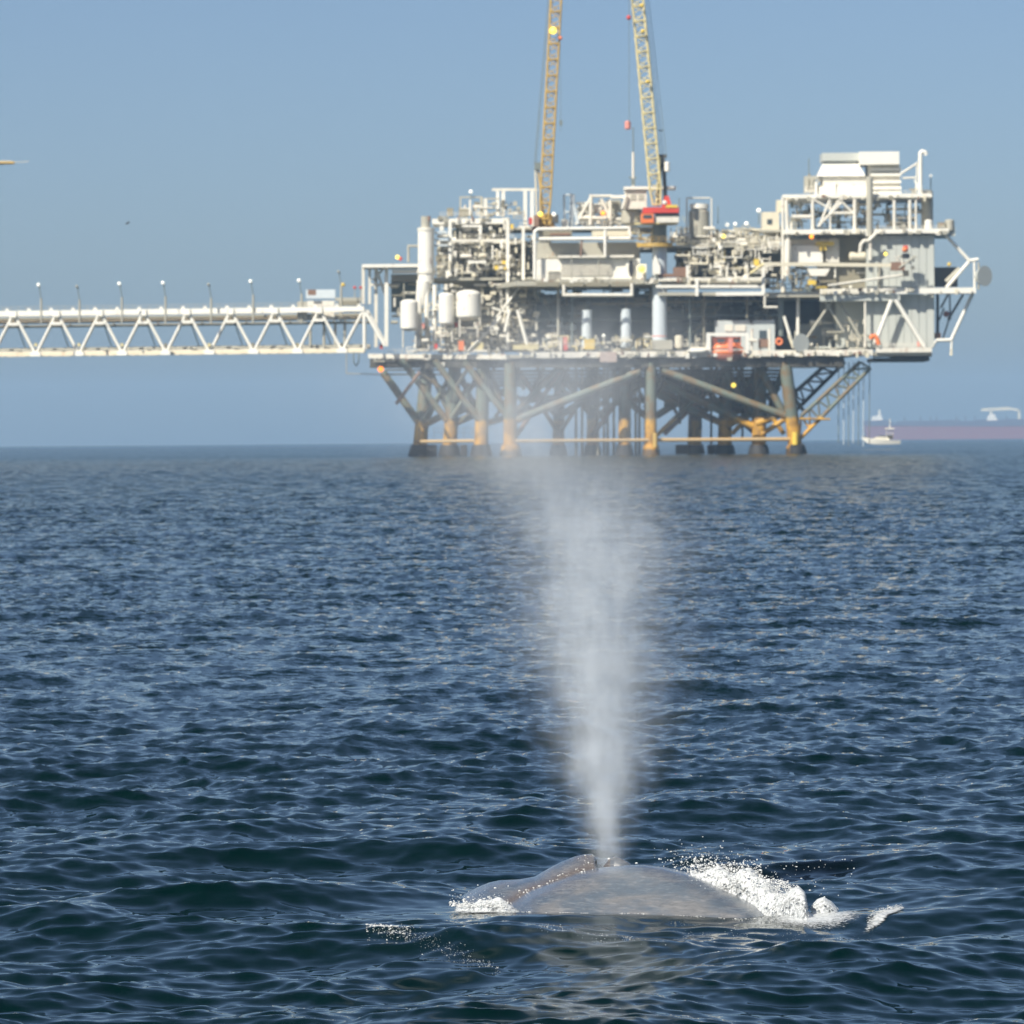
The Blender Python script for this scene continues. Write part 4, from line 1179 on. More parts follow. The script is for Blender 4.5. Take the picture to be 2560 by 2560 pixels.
# ------------------------------------------------------------------ footbridge
CHORD = paint('stained_cream_paint', (0.78, 0.70, 0.52), 0.5, 0.6, 0.35, (0.55, 0.30, 0.14), (0.6, 0.42, 0.22), 0.25)
bri = thing('truss_footbridge', P(450, 880, 1312), 'long white steel truss bridge joining the platform from the left', 'footbridge')
def BP(x, zt, back=0.0):
    """point on the bridge: x pixel column, zt 0 at the bottom chord, 1 at the top chord"""
    D = 1301 + (915 - x) / 915 * 20 + back
    y0 = 881.0 + (P(915, 875, 1301).z * 0)
    base = P(915, 875.5, 1301).z; top = P(915, 772, 1301).z
    q = P(x, 800, D)
    return Vector((q.x, D, base + (top - base) * zt))
apex = [-512, -402, -293, -184, -74, 35, 143, 251, 360, 469, 578, 689, 799, 911]
for back in (0.0, 9.0):
    m = WHITE if back == 0 else WHITE2
    xs = [-560] + [a for a in apex]
    for a, b in zip(xs[:-1], xs[1:]):
        bar(bri, 'top_chord', BP(a, 1, back), BP(b, 1, back), M(12, 1300) / 2, m, True)
        bar(bri, 'bottom_chord', BP(a, 0, back), BP(b, 0, back), M(10, 1300) / 2, CHORD, True)
    for a, b in zip(apex[:-1], apex[1:]):
        mid = (a + b) / 2
        bar(bri, 'diagonal', BP(a + 4, 0.93, back), BP(mid - 3, 0.04, back), M(7.5, 1300) / 2, m)
        bar(bri, 'diagonal', BP(b - 4, 0.93, back), BP(mid + 3, 0.04, back), M(7.5, 1300) / 2, m)
        if back == 0:
            bar(bri, 'tie_plate', BP(a - 12, 0.74, -.3), BP(a + 12, 0.74, -.3), M(6, 1300) / 2, m, True)
            bar(bri, 'gusset_plate', BP(mid - 13, -0.005, -.3), BP(mid + 13, -0.005, -.3), M(11, 1300) / 2, m, True)
            bar(bri, 'gusset_plate', BP(a - 8, 0.98, -.35), BP(a + 8, 0.98, -.35), M(15.5, 1300) / 2, m, True)
for k, (z, w, bk, m) in enumerate(((0.86, 8, 4, OLIVE), (0.78, 6, 5, GREY), (0.80, 5, 6.5, TAN), (0.70, 4, 7, OLIVE), (0.10, 6, 4, GREY), (0.06, 5, 6, WHITE2), (0.14, 4, 7.5, OLIVE), (0.66, 3.5, 3, SLATE))):
    bar(bri, 'pipeline', BP(-560, z, bk), BP(925, z, bk), M(w, 1300) / 2, m)
k = 0
for x in range(-540, 915, 55):
    bar(bri, 'cross_beam', BP(x, 0.72, .5), BP(x, 0.72, 8.7), 0.22, OLIVE, True)
    bar(bri, 'cross_beam', BP(x, 0.0, .5), BP(x, 0.0, 8.7), 0.22, WHITE2, True)
    bar(bri, 'roller', BP(x + 8, 1.06, 0) , BP(x + 8, 1.12, 0), M(8, 1300) / 2, WHITE, True)
railing(bri, [BP(-560, 1.03, 8.0), BP(920, 1.03, 8.0)], GREY, 1.7, 2.2)
railing(bri, [BP(-560, 0.03, 8.6), BP(920, 0.03, 8.6)], OLIVE, 1.2, 2.0)
for a in apex[:-1]:
    mid = a + 54
    bar(bri, 'sway_brace', BP(a, 0.95, .6), BP(a + 30, 0.1, 8.4), 0.16, SLATE); 
    bx(bri, 'junction_box', mid - 4, 858, mid + 4, 866, 1308, 1, PALEYEL if a % 2 else OLIVE)
bar(bri, 'end_post', BP(911, 0.0), BP(911, 1.0), M(9, 1300) / 2, WHITE)
bar(bri, 'end_diagonal', BP(915, 0.9), BP(962, 0.1), M(9, 1300) / 2, WHITE)
# equipment at the bridge landing
t = thing('landing_equipment', P(790, 800, 1308), 'pale boxes and grilles on the bridge beside the platform', 'equipment')
for x0, y0, x1, y1, m in ((743, 754, 768, 802, GREY), (768, 752, 836, 766, WHITE2), (780, 772, 836, 800, WHITE2), (838, 744, 905, 752, GREY), (846, 752, 900, 764, OLIVE), (765, 724, 838, 746, BLUEGREY)):
    bx(t, 'equipment_box', x0, y0, x1, y1, 1312 if y0 == 724 else 1306, 2, m)
bx(t, 'sign_board', 770, 724, 790, 738, 1304, .2, RUSTY)
lamp_ball(t, 858, 712, 5, 1305, YELLOW, 'lamp_housing')
for x in (887, 902):
    lamp_ball(t, x, 719, 4, 1305, RED, 'warning_lamp'); pbar(t, 'post', (x, 722), (x, 746), 2.4, 1305, GREY)
for x in (780, 815, 848, 890):
    pbar(t, 'leg', (x, 752), (x, 800), 3, 1306.5, GREY)
for x, y0, y1 in ((776, 810, 870), (810, 806, 870), (838, 804, 870), (862, 800, 870)):
    pbar(t, 'post', (x, y0), (x, y1), 7, 1307, GREY)

lamps = [(96, 712, 1), (192, 716, 0), (298, 709, 1), (407, 707, 1), (521, 711, 0), (626, 703, 1), (747, 701, 1), (846, 679, 0)]
names = ['leftmost lamp post on the truss bridge, its white head lit', 'dim lamp post on the bridge between the leftmost two lit ones', 'third lamp post from the left on the bridge, lit',
         'fourth lamp post from the left on the bridge, lit', 'dim brown lamp post at the middle of the bridge', 'lit lamp post just right of the dim middle one on the bridge',
         'lit lamp post beside the boxes at the bridge landing', 'tall unlit lamp post nearest the platform on the bridge']
for (x, y, lit), lb in zip(lamps, names):
    D = 1306
    t = thing('lamp_post', P(x + 8, 768, D), lb, 'lamp post', 'lamp posts along the truss bridge')
    xe = x + 7
    pbar(t, 'lower_pole', (xe, 808), (xe, y + 34), 5.5, D, GREY)
    pbar(t, 'upper_pole', (xe, y + 36), (x + 2, y + 4), 2.6, D, SLATE)
    lamp_ball(t, x, y, 4.2 if lit else 3.4, D - .3, L_WHITE if lit else GREY, 'lamp_head')
    bx(t, 'lamp_bracket', x - 1, y + 2, x + 5, y + 5, D, .4, GREY)

# tip of another crane's boom reaching in from the left
t = thing('distant_boom', P(-200, 412, 1330), 'yellow and orange crane boom tip entering at the left edge of the sky', 'crane boom')
MB().cone(P(-560, 421, 1330), P(36, 407, 1330), M(16, 1330), M(3.5, 1330), 10).build('boom', OCHRE, t)
pbar(t, 'boom_rail', (-560, 408), (30, 403), 2.6, 1329, CREAM)
pbar(t, 'tip_rod', (30, 406), (72, 404), 1.6, 1330, CREAM)

# ------------------------------------------------------------------ boat, tanker, bird
t = thing('motor_boat', P(2210, 1108, 1700), 'small white motor boat with a mast on the sea right of the platform', 'boat')
def boat_hull(par, name, prof_x, zt, zb, hw, mat, c):
    mb = MB(); vs = []; n = len(prof_x)
    for i in range(n):
        for s, zz, ww in ((1, zt[i], hw[i]), (1, zb[i], hw[i] * .55), (-1, zb[i], hw[i] * .55), (-1, zt[i], hw[i])):
            vs.append((c.x + prof_x[i], c.y + s * ww, c.z + zz))
    mb.v = vs
    for i in range(n - 1):
        for j in range(4):
            a = i * 4 + j; b = i * 4 + (j + 1) % 4
            mb.f.append((a, b, b + 4, a + 4)); mb.sm.append(False)
    mb.f += [(0, 1, 2, 3), tuple((n - 1) * 4 + q for q in (3, 2, 1, 0))]; mb.sm += [False, False]
    return mb.build(name, mat, par)
BD = 1700.0
bc = P(2205, 1111, BD); u = M(1, BD)
boat_hull(t, 'hull', [u * q for q in (-50, -36, -15, 10, 30, 46)], [u * q for q in (17, 15, 13, 11, 10, 10)], [u * q for q in (13, 3, 0, 0, 0, 1)], [u * q for q in (.6, 5, 8.5, 9, 9, 8.5)], WHITE, bc)
boat_hull(t, 'cabin', [u * q for q in (-26, -10, 14, 18)], [u * q for q in (14, 20, 19, 12)], [u * q for q in (12, 12, 10, 10)], [u * q for q in (3, 6, 6, 6)], WHITE2, bc)
boat_hull(t, 'windscreen', [u * q for q in (-12, -8, 16)], [u * q for q in (19, 22, 21)], [u * q for q in (18, 18, 17)], [u * q for q in (5, 6.3, 6.3)], GLASS, bc)
for x0, y0, x1, y1 in ((2225, 1094, 2225, 1046), (2217, 1094, 2217, 1072), (2233, 1094, 2231, 1072)):
    pbar(t, 'mast' if x0 == 2225 else 'tower_leg', (x0, y0), (x1, y1), 2, BD, WHITE2)
bx(t, 'tower_roof', 2214, 1070, 2236, 1073, BD - 1, 2.6, WHITE2)
bx(t, 'dark_box', 2219, 1088, 2232, 1098, BD - .5, 1.5, DARK)  # dark box below the tower roof
pbar(t, 'pulpit', (2154, 1094), (2176, 1096), 2.5, BD, WHITE2); pbar(t, 'pulpit', (2156, 1090), (2170, 1096), 2.5, BD, DARK)

TD = 10500.0
tk = thing('tanker_ship', P(2450, 1100, TD), 'long hazy tanker with a red hull on the horizon', 'tanker ship')
TRED = paint('tanker_red', (0.22, 0.055, 0.06), 0.6, 0.3, 0.0, scale=0.02)
TBLU = paint('tanker_blue_grey', (0.08, 0.07, 0.11), 0.6, 0.3, 0.0, scale=0.02)
tu = M(1, TD); tc = P(2440, 1090, TD)
def tprism(name, pts, hw, mat):
    MB().prism([(tc.x + tu * (x - 2440), tc.z - tu * (y - 1090)) for x, y in pts], TD - hw, TD + hw).build(name, mat, tk)
tprism('hull', ((2168, 1104), (2160, 1062), (2720, 1068), (2740, 1104)), 24, TRED)
tprism('bulwark', ((2160, 1062), (2158, 1050), (2215, 1048), (2235, 1056), (2420, 1052), (2720, 1048), (2720, 1068)), 25, TBLU)
tprism('bridge_house', ((2179, 1052), (2180, 1040), (2196, 1037), (2205, 1040), (2206, 1052)), 14, WHITE)
tprism('funnel', ((2196, 1040), (2197, 1022), (2201, 1022), (2202, 1040)), 5, WHITE2)
tprism('accommodation', ((2466, 1056), (2470, 1042), (2476, 1034), (2484, 1036), (2496, 1056)), 14, WHITE)
tprism('deck_crane_boom', ((2452, 1028), (2455, 1021), (2520, 1018), (2548, 1024), (2550, 1030), (2530, 1026)), 3, CREAM)
tprism('crane_post', ((2545, 1026), (2551, 1026), (2551, 1052), (2545, 1052)), 3, CREAM)
tprism('crane_post', ((2475, 1024), (2479, 1024), (2480, 1040), (2475, 1040)), 3, CREAM)
tprism('deck_pipes', ((2240, 1057), (2242, 1052), (2400, 1049), (2402, 1053), (2440, 1053), (2442, 1049), (2600, 1048), (2600, 1055)), 6, TBLU)
for x in (2260, 2300, 2325, 2340, 2390, 2412, 2436, 2515, 2620):
    tprism('deck_mast', ((x, 1056), (x + 3, 1056), (x + 3, 1040), (x, 1040)), 2, TBLU)

# seabird
t = thing('seabird', P(319, 558, 700), 'tiny dark bird flying in the open sky left of the platform', 'bird')
bc = P(319, 558, 700); u = M(1, 700)
mb = MB().ball(bc, u * 2.0, 10, 8, (1.9, 1.4, 1))
mb.ball(bc + Vector((u * 3.6, 0, u * 1.6)), u * 1.1, 8, 6)
mb.cone(bc + Vector((u * 4.4, 0, u * 1.8)), bc + Vector((u * 6, 0, u * 2)), u * .5, u * .05, 6)
mb.add([bc + Vector(q) * u for q in ((-1.5, .5, .6), (1.8, .5, .8), (3.5, 6, 4.0), (0, 6, 4.0), (3.8, 12, 2.5), (1.5, .5, 1.3), (2.5, 6, 4.4))], [(0, 1, 2, 3), (3, 2, 4), (0, 5, 6, 3), (5, 1, 2, 6), (3, 6, 4), (6, 2, 4)])
mb.add([bc + Vector(q) * u for q in ((-1.5, -.5, .3), (1.8, -.5, .4), (-1.5, -5, -3.0), (-4.5, -5, -3.4), (-6.5, -9, -3.8), (.5, -.5, .9), (-2.8, -5, -2.6))], [(0, 1, 2, 3), (3, 2, 4), (0, 5, 6, 3), (5, 1, 2, 6), (3, 6, 4), (6, 2, 4)])
mb.cone(bc - Vector((u * 2.6, 0, u * .3)), bc - Vector((u * 5.4, 0, u * 1.6)), u * .7, u * 1.2, 6)
mb.build('body', BLACK, t)

# ------------------------------------------------------------------ the whale
def eye(px):
    return 1093 - ROLL * (px - 1280)
def hz(px, py, D):                    # height over the water of what is seen at a pixel, at depth D
    return CAM_H - (py - eye(px)) * D / F
def wl(px, py):                       # depth of a waterline pixel
    return CAM_H * F / (py - eye(px))
front = [(1118, 2268), (1180, 2273), (1243, 2279), (1370, 2287), (1480, 2291), (1600, 2294), (1750, 2299), (1900, 2303), (1973, 2305), (2030, 2308)]
fx = np.array([q[0] for q in front]); fD = np.array([wl(*q) for q in front])
def front_D(px):
    return np.interp(px, fx, fD)
backline = [(1225, 2292), (1249, 2270), (1285, 2250), (1320, 2230), (1360, 2214), (1400, 2199), (1435, 2186), (1469, 2177), (1510, 2170), (1560, 2165), (1600, 2164), (1650, 2170), (1708, 2183), (1760, 2202), (1805, 2222), (1865, 2250), (1924, 2280), (1973, 2306), (2030, 2330)]
headline = [(1100, 2290), (1118, 2268), (1136, 2250), (1160, 2233), (1185, 2220), (1215, 2209), (1243, 2203), (1290, 2200), (1330, 2193), (1373, 2168), (1405, 2152), (1431, 2142), (1455, 2137), (1472, 2136), (1480, 2141), (1485, 2170), (1500, 2190), (1520, 2205)]
guardline = [(1488, 2196), (1500, 2168), (1515, 2150), (1530, 2142), (1545, 2146), (1565, 2158), (1590, 2176), (1610, 2200)]
def line_h(pts, px, D):
    xs = np.array([q[0] for q in pts], float); ys = np.array([q[1] for q in pts], float)
    py = np.interp(px, xs, ys, left=2360, right=2360)
    return CAM_H - (py - (1093 - ROLL * (px - 1280))) * D / F

def whale_h(px, D):
    """height of the whale's skin above the sea at a column and a depth, plus how far it lies in the furrow"""
    fd = front_D(px)
    wb = 0.92 - 0.25 * np.clip((1480 - px) / 300, 0, 1) - 0.40 * np.clip((px - 1700) / 300, 0, 1)
    rb = fd + wb
    zb = line_h(backline, px, rb)
    t = (D - rb) / wb
    B = zb - np.maximum(zb, 0.16) * np.abs(t) ** 2.3
    ra = fd + 1.35 + 0.12 * np.clip((1480 - px) / 300, 0, 1)
    za = line_h(headline, px, ra)
    wa = 0.60
    t2 = (D - ra) / wa
    A = za - np.maximum(za, 0.14) * np.abs(t2) ** 1.8 * np.where(t2 < 0, 0.75, 1.3)
    rg = fd + 1.62
    zg = line_h(guardline, px, rg)
    G = zg - 0.5 * np.abs((D - rg) / 0.26) ** 2.0
    k = 0.025
    m = np.maximum(np.maximum(A, B), G)
    h = m + k * np.log(np.exp((A - m) / k) + np.exp((B - m) / k) + np.exp((G - m) / k))
    furrow = np.exp(-((A - B) / 0.07) ** 2) + 0.8 * np.exp(-((px - 1462) / 30.0) ** 2 - ((D - ra) / .3) ** 2)
    return np.clip(h, -0.9, 2), np.clip(furrow, 0, 1)

def whale_skin():
    m, nt, b = ntree('whale_skin')
    L = nt.links
    geo = N(nt, 'ShaderNodeNewGeometry')
    at = N(nt, 'ShaderNodeAttribute', attribute_name='furrow')
    mp = N(nt, 'ShaderNodeMapping'); mp.inputs['Scale'].default_value = (0.75, 1.2, 2.6); mp.inputs['Rotation'].default_value = (0, 0.15, 0.4)
    L.new(geo.outputs['Position'], mp.inputs['Vector'])
    n1 = N(nt, 'ShaderNodeTexNoise', i_Scale=2.3, i_Detail=7.0, i_Roughness=0.62)
    n2 = N(nt, 'ShaderNodeTexNoise', i_Scale=14.0, i_Detail=5.0, i_Roughness=0.7)
    n3 = N(nt, 'ShaderNodeTexNoise', i_Scale=70.0, i_Detail=3.0, i_Roughness=0.7)
    for n in (n1, n2, n3): L.new(mp.outputs[0], n.inputs['Vector'])
    cr = N(nt, 'ShaderNodeValToRGB')
    e = cr.color_ramp.elements
    e[0].position = 0.40; e[0].color = (0.085, 0.108, 0.135, 1)
    e[1].position = 0.60; e[1].color = (0.15, 0.152, 0.156, 1)
    x = e.new(0.48); x.color = (0.11, 0.125, 0.145, 1)
    L.new(n1.outputs[0], cr.inputs[0])
    mr = N(nt, 'ShaderNodeMapRange', i_From_Min=0.47, i_From_Max=0.62, i_To_Max=0.38)
    L.new(n2.outputs[0], mr.inputs[0])
    mx = N(nt, 'ShaderNodeMix', data_type='RGBA')
    L.new(mr.outputs[0], mx.inputs[0]); L.new(cr.outputs[0], mx.inputs[6]); mx.inputs[7].default_value = (0.075, 0.082, 0.092, 1)
    m2 = N(nt, 'ShaderNodeMix', data_type='RGBA')
    sc_ = N(nt, 'ShaderNodeMath', operation='MULTIPLY'); sc_.inputs[1].default_value = 0.75
    L.new(at.outputs['Fac'], sc_.inputs[0])
    L.new(sc_.outputs[0], m2.inputs[0]); L.new(mx.outputs[2], m2.inputs[6]); m2.inputs[7].default_value = (0.12, 0.085, 0.06, 1)
    # thin pale streaks of running water
    mp2 = N(nt, 'ShaderNodeMapping'); mp2.inputs['Scale'].default_value = (6.0, 6.0, 60.0); mp2.inputs['Rotation'].default_value = (0, -0.12, 0)
    L.new(geo.outputs['Position'], mp2.inputs['Vector'])
    n4 = N(nt, 'ShaderNodeTexNoise', i_Scale=1.0, i_Detail=4.0, i_Roughness=0.7)
    L.new(mp2.outputs[0], n4.inputs['Vector'])
    mr4 = N(nt, 'ShaderNodeMapRange', i_From_Min=0.52, i_From_Max=0.68, i_To_Max=0.22)
    L.new(n4.outputs[0], mr4.inputs[0])
    m3 = N(nt, 'ShaderNodeMix', data_type='RGBA')
    L.new(mr4.outputs[0], m3.inputs[0]); L.new(m2.outputs[2], m3.inputs[6]); m3.inputs[7].default_value = (0.42, 0.42, 0.41, 1)
    L.new(m3.outputs[2], b.inputs['Base Color'])
    bp = N(nt, 'ShaderNodeBump'); bp.inputs['Distance'].default_value = 0.008
    ml = N(nt, 'ShaderNodeMath', operation='MULTIPLY_ADD'); ml.inputs[1].default_value = 1.6; ml.inputs[2].default_value = 0.28
    L.new(at.outputs['Fac'], ml.inputs[0]); L.new(ml.outputs[0], bp.inputs['Strength'])
    ah = N(nt, 'ShaderNodeMath', operation='ADD'); L.new(n3.outputs[0], ah.inputs[0]); L.new(n2.outputs[0], ah.inputs[1])
    L.new(ah.outputs[0], bp.inputs['Height'])
    L.new(bp.outputs[0], b.inputs['Normal'])
    b.inputs['Roughness'].default_value = 0.24
    b.inputs['Coat Weight'].default_value = 1.0
    b.inputs['Coat Roughness'].default_value = 0.05
    L.new(bp.outputs[0], b.inputs['Coat Normal'])
    return m

def add_attr(o, name, vals):
    a = o.data.attributes.new(name, 'FLOAT', 'POINT')
    a.data.foreach_set('value', np.ascontiguousarray(vals, dtype=np.float32).reshape(-1))

def px2x(px, D):
    return (px - 1280) * D / F + 0.0

wh = thing('whale', (1.0, 50.8, 0.0), 'grey mottled whale back and raised blowholes breaking the calm water', 'whale')
wpx = np.linspace(1085, 2040, 330)
wv = np.linspace(-0.35, 2.6, 170)
PXg, Vg = np.meshgrid(wpx, wv)
Dg = front_D(PXg) + Vg
Hg, Fu = whale_h(PXg, Dg)
Xg = px2x(PXg, Dg)
Hg = Hg + 0.004 * np.sin(Xg * 9 + Dg * 5) * np.sin(Dg * 11 + Xg * 2.3)
# close the body underneath so that it is a solid
cap = 12
Xs, Ds, Hs, Fs = [Xg], [Dg], [Hg], [Fu]
body = grid_mesh('body', np.vstack([Xg[:1], Xg, Xg[-1:], Xg[:1]]) - 1.0, np.vstack([Dg[:1], Dg, Dg[-1:], Dg[:1]]) - 50.8,
                 np.vstack([np.full_like(Hg[:1], -1.6), Hg, np.full_like(Hg[:1], -1.6), np.full_like(Hg[:1], -1.6)]), whale_skin(), parent=wh)
add_attr(body, 'furrow', np.vstack([Fu[:1], Fu, Fu[-1:], Fu[:1]]))

# the open nostril: a dark slit in the end wall of the raised guard
BD_ = float(front_D(1486) + 1.36)
MB().ball(P(1486, 2157, BD_ + 0.02), 0.05, 14, 10, (0.55, 1.6, 1.25)).build('blowhole', paint('nostril_dark', (0.012, 0.010, 0.010), 0.4, 0.1), wh)
MB().ball(P(1476, 2152, BD_), 0.075, 18, 12, (0.85, 1.5, 0.95)).build('blowhole_guard', body.data.materials[0], wh)
# ------------------------------------------------------------------ foam
def foam_mat():
    m, nt, b = ntree('foam')
    L = nt.links
    geo = N(nt, 'ShaderNodeNewGeometry')
    n = N(nt, 'ShaderNodeTexNoise', i_Scale=16.0, i_Detail=6.0, i_Roughness=0.7)
    L.new(geo.outputs['Position'], n.inputs['Vector'])
    cr = N(nt, 'ShaderNodeValToRGB')
    e = cr.color_ramp.elements
    e[0].position = 0.34; e[0].color = (0.34, 0.37, 0.38, 1)
    e[1].position = 0.52; e[1].color = (0.62, 0.64, 0.64, 1)
    L.new(n.outputs[0], cr.inputs[0]); L.new(cr.outputs[0], b.inputs['Base Color'])
    bp = N(nt, 'ShaderNodeBump'); bp.inputs['Distance'].default_value = 0.02; bp.inputs['Strength'].default_value = 0.45
    L.new(n.outputs[0], bp.inputs['Height']); L.new(bp.outputs[0], b.inputs['Normal'])
    b.inputs['Roughness'].default_value = 0.35
    at = N(nt, 'ShaderNodeAttribute', attribute_name='thick')
    n2 = N(nt, 'ShaderNodeTexNoise', i_Scale=26.0, i_Detail=5.0, i_Roughness=0.75)
    L.new(geo.outputs['Position'], n2.inputs['Vector'])
    ad = N(nt, 'ShaderNodeMath', operation='ADD'); L.new(n2.outputs[0], ad.inputs[0]); L.new(at.outputs['Fac'], ad.inputs[1])
    mr = N(nt, 'ShaderNodeMapRange', i_From_Min=0.62, i_From_Max=0.86); L.new(ad.outputs[0], mr.inputs[0])
    L.new(mr.outputs[0], b.inputs['Alpha'])
    return m
FOAM = foam_mat()
DROP = paint('water_drop_white', (0.66, 0.67, 0.66), 0.2, 0.05)
frng = np.random.default_rng(3)
def sea_height(x, y):
    x = np.atleast_1d(np.asarray(x, float)); y = np.atleast_1d(np.asarray(y, float))
    u, v = x.copy(), y.copy()
    for _ in range(3):                      # undo the sideways shift of the waves
        a, b, z = sea(u, v, np.full_like(u, 0.05))
        u += x - a; v += y - b
    return sea(u, v, np.full_like(u, 0.05))[2]

# soft value noise made of many waves, for lumpy foam
_nk = frng.normal(0, 1, (60, 2)); _nk /= np.linalg.norm(_nk, axis=1)[:, None]
_nf = np.exp(frng.uniform(math.log(5), math.log(75), 60)); _np = frng.uniform(0, 6.28, 60)
def lump(x, y):
    s = np.zeros_like(x)
    for (a, b), f_, p in zip(_nk, _nf, _np):
        s += np.sin((a * x + b * y) * f_ + p) * (5 / f_) ** 0.75
    return s / 3.0

def foam_heap(par, name, top, dcen, w, px0, px1, amp, mat=None):
    """a ragged heap of white water: silhouette line in pixels at depth dcen(px), half width w"""
    px = np.linspace(px0, px1, int((px1 - px0) * 0.75)); v = np.linspace(-1.15, 1.15, 70)
    PX, V = np.meshgrid(px, v)
    D = dcen(PX) + V * w
    z = line_h(top, PX, dcen(PX))
    X = px2x(PX, D)
    base = z - np.maximum(z, 0.05) * np.abs(V) ** 2.2
    edge = np.clip((PX - px0) / 18, 0, 1) * np.clip((px1 - PX) / 18, 0, 1)
    Z = base * edge + lump(X * 1.0, D * 0.8) * amp * np.clip(base * 12 + .4, 0.25, 1.4) - 0.05 * (1 - edge)
    Z = np.maximum(Z, -0.2)
    o = grid_mesh(name, X - par.location.x, D - par.location.y, Z - par.location.z, mat or FOAM, parent=par)
    th = np.clip(base / np.maximum(z, .04), 0, 1) * 0.30 + 0.12 + 0.25 * np.clip(0.6 - Z / np.maximum(z, .04), 0, .6)
    add_attr(o, 'thick', th * edge - 0.15 * (1 - edge))
    return o

def drops(par, name, pts, rad, mat=None, flat=1.0):
    """many small drops or bubbles joined into one mesh"""
    t = (1 + 5 ** .5) / 2
    v = np.array([(-1,t,0),(1,t,0),(-1,-t,0),(1,-t,0),(0,-1,t),(0,1,t),(0,-1,-t),(0,1,-t),(t,0,-1),(t,0,1),(-t,0,-1),(-t,0,1)]) / math.hypot(1, t)
    f = np.array([(0,11,5),(0,5,1),(0,1,7),(0,7,10),(0,10,11),(1,5,9),(5,11,4),(11,10,2),(10,7,6),(7,1,8),(3,9,4),(3,4,2),(3,2,6),(3,6,8),(3,8,9),(4,9,5),(2,4,11),(6,2,10),(8,6,7),(9,8,1)])
    pts = np.asarray(pts); rad = np.minimum(np.asarray(rad), 0.011)
    st = np.exp(frng.normal(0, 0.3, (len(pts), 1, 3))) * np.array([1.25, 1, flat])
    V = pts[:, None, :] + v[None] * rad[:, None, None] * st
    V = V - np.array(par.location)[None, None] if par is not None else V
    Fc = (f[None] + 12 * np.arange(len(pts))[:, None, None]).reshape(-1, 3)
    me = bpy.data.meshes.new(name)
    me.vertices.add(V.size // 3); me.vertices.foreach_set('co', V.astype(np.float32).reshape(-1))
    me.loops.add(Fc.size); me.loops.foreach_set('vertex_index', Fc.astype(np.int32).reshape(-1))
    me.polygons.add(len(Fc)); me.polygons.foreach_set('loop_start', np.arange(0, Fc.size, 3, dtype=np.int32)); me.polygons.foreach_set('loop_total', np.full(len(Fc), 3, dtype=np.int32))
    me.update(calc_edges=True)
    me.polygons.foreach_set('use_smooth', np.ones(len(Fc), bool))
    me.materials.append(mat or DROP)
    o = bpy.data.objects.new(name, me); COL.objects.link(o)
    if par is not None: o.parent = par
    o['kind'] = 'stuff'
    return o

def lace(par, x0, x1, d0, d1, cx, cd, rx, rd, peak, slant=0.0, name='wash'):
    """a film of broken foam that follows the water surface"""
    a_, b_ = np.meshgrid(np.linspace(x0, x1, 150), np.linspace(d0, d1, 90))
    X_, Y_, Z_ = sea(px2x(a_, b_), b_, np.full_like(a_, .05))
    o_ = grid_mesh(name, X_ - par.location.x, Y_ - par.location.y, Z_ + 0.012 - par.location.z, FOAM, parent=par)
    add_attr(o_, 'thick', peak - 0.55 * ((a_ - cx) / rx) ** 2 - 0.55 * ((b_ - cd - slant * (a_ - cx)) / rd) ** 2)
    return o_

ft = thing('foam_splash', (2.2, 50.4, 0), 'big white splash pouring off the right end of the whale back', 'splash', 'white water round the whale')
topf = [(1700, 2196), (1723, 2172), (1760, 2178), (1805, 2186), (1861, 2192), (1917, 2203), (1958, 2209), (1991, 2224), (2008, 2246), (2018, 2300), (2030, 2330)]
def dc(px):
    return front_D(px) + 0.95 - 0.75 * np.clip((px - 1830) / 190, 0, 1)
foam_heap(ft, 'foam', topf, dc, 0.40, 1700, 2024, 0.035)
n = 5200
px = 1700 + 320 * frng.beta(1.5, 1.5, n); D = dc(px) + frng.normal(0, 0.2, n)
up = frng.exponential(0.05, n)
z = line_h(topf, px, dc(px)) * frng.uniform(0.25, 1.05, n) + up * (px < 1900)
drops(ft, 'droplets', np.stack([px2x(px, D), D, z], -1), 0.002 + frng.exponential(0.0024, n))
n = 520                                  # spray thrown up behind the whale's flank
px = frng.normal(1775, 60, n); D = dc(px) + frng.uniform(-.3, .4, n)
py = 2186 - np.abs(frng.normal(0, 28, n)) + (px - 1760) * 0.10
drops(ft, 'spray', np.stack([px2x(px, D), D, CAM_H - (py - eye(px)) * D / F], -1), 0.002 + frng.exponential(0.0022, n))
n = 60
px = frng.uniform(1930, 2130, n); D = frng.uniform(50.0, 51.5, n); py = 2190 + frng.uniform(-40, 50, n)
drops(ft, 'spray', np.stack([px2x(px, D), D, np.maximum(CAM_H - (py - eye(px)) * D / F, 0.06)], -1), 0.002 + frng.exponential(0.002, n))

ft = thing('foam_splash', (3.2, 50.0, 0), 'small smooth white curl of water just right of the big splash', 'splash', 'white water round the whale')
foam_heap(ft, 'foam', [(2010, 2330), (2022, 2266), (2036, 2252), (2055, 2246), (2072, 2254), (2088, 2272), (2104, 2305)], lambda p: 49.75 + 0 * p, 0.30, 2008, 2104, 0.012)
n = 260
px = 2020 + 70 * frng.beta(1.4, 1.4, n); D = 49.75 + frng.normal(0, .12, n); z = line_h([(2010, 2330), (2022, 2266), (2055, 2246), (2088, 2272), (2104, 2305)], px, D) * frng.uniform(.4, 1.03, n)
drops(ft, 'droplets', np.stack([px2x(px, D), D, z], -1), 0.002 + frng.exponential(0.0022, n))

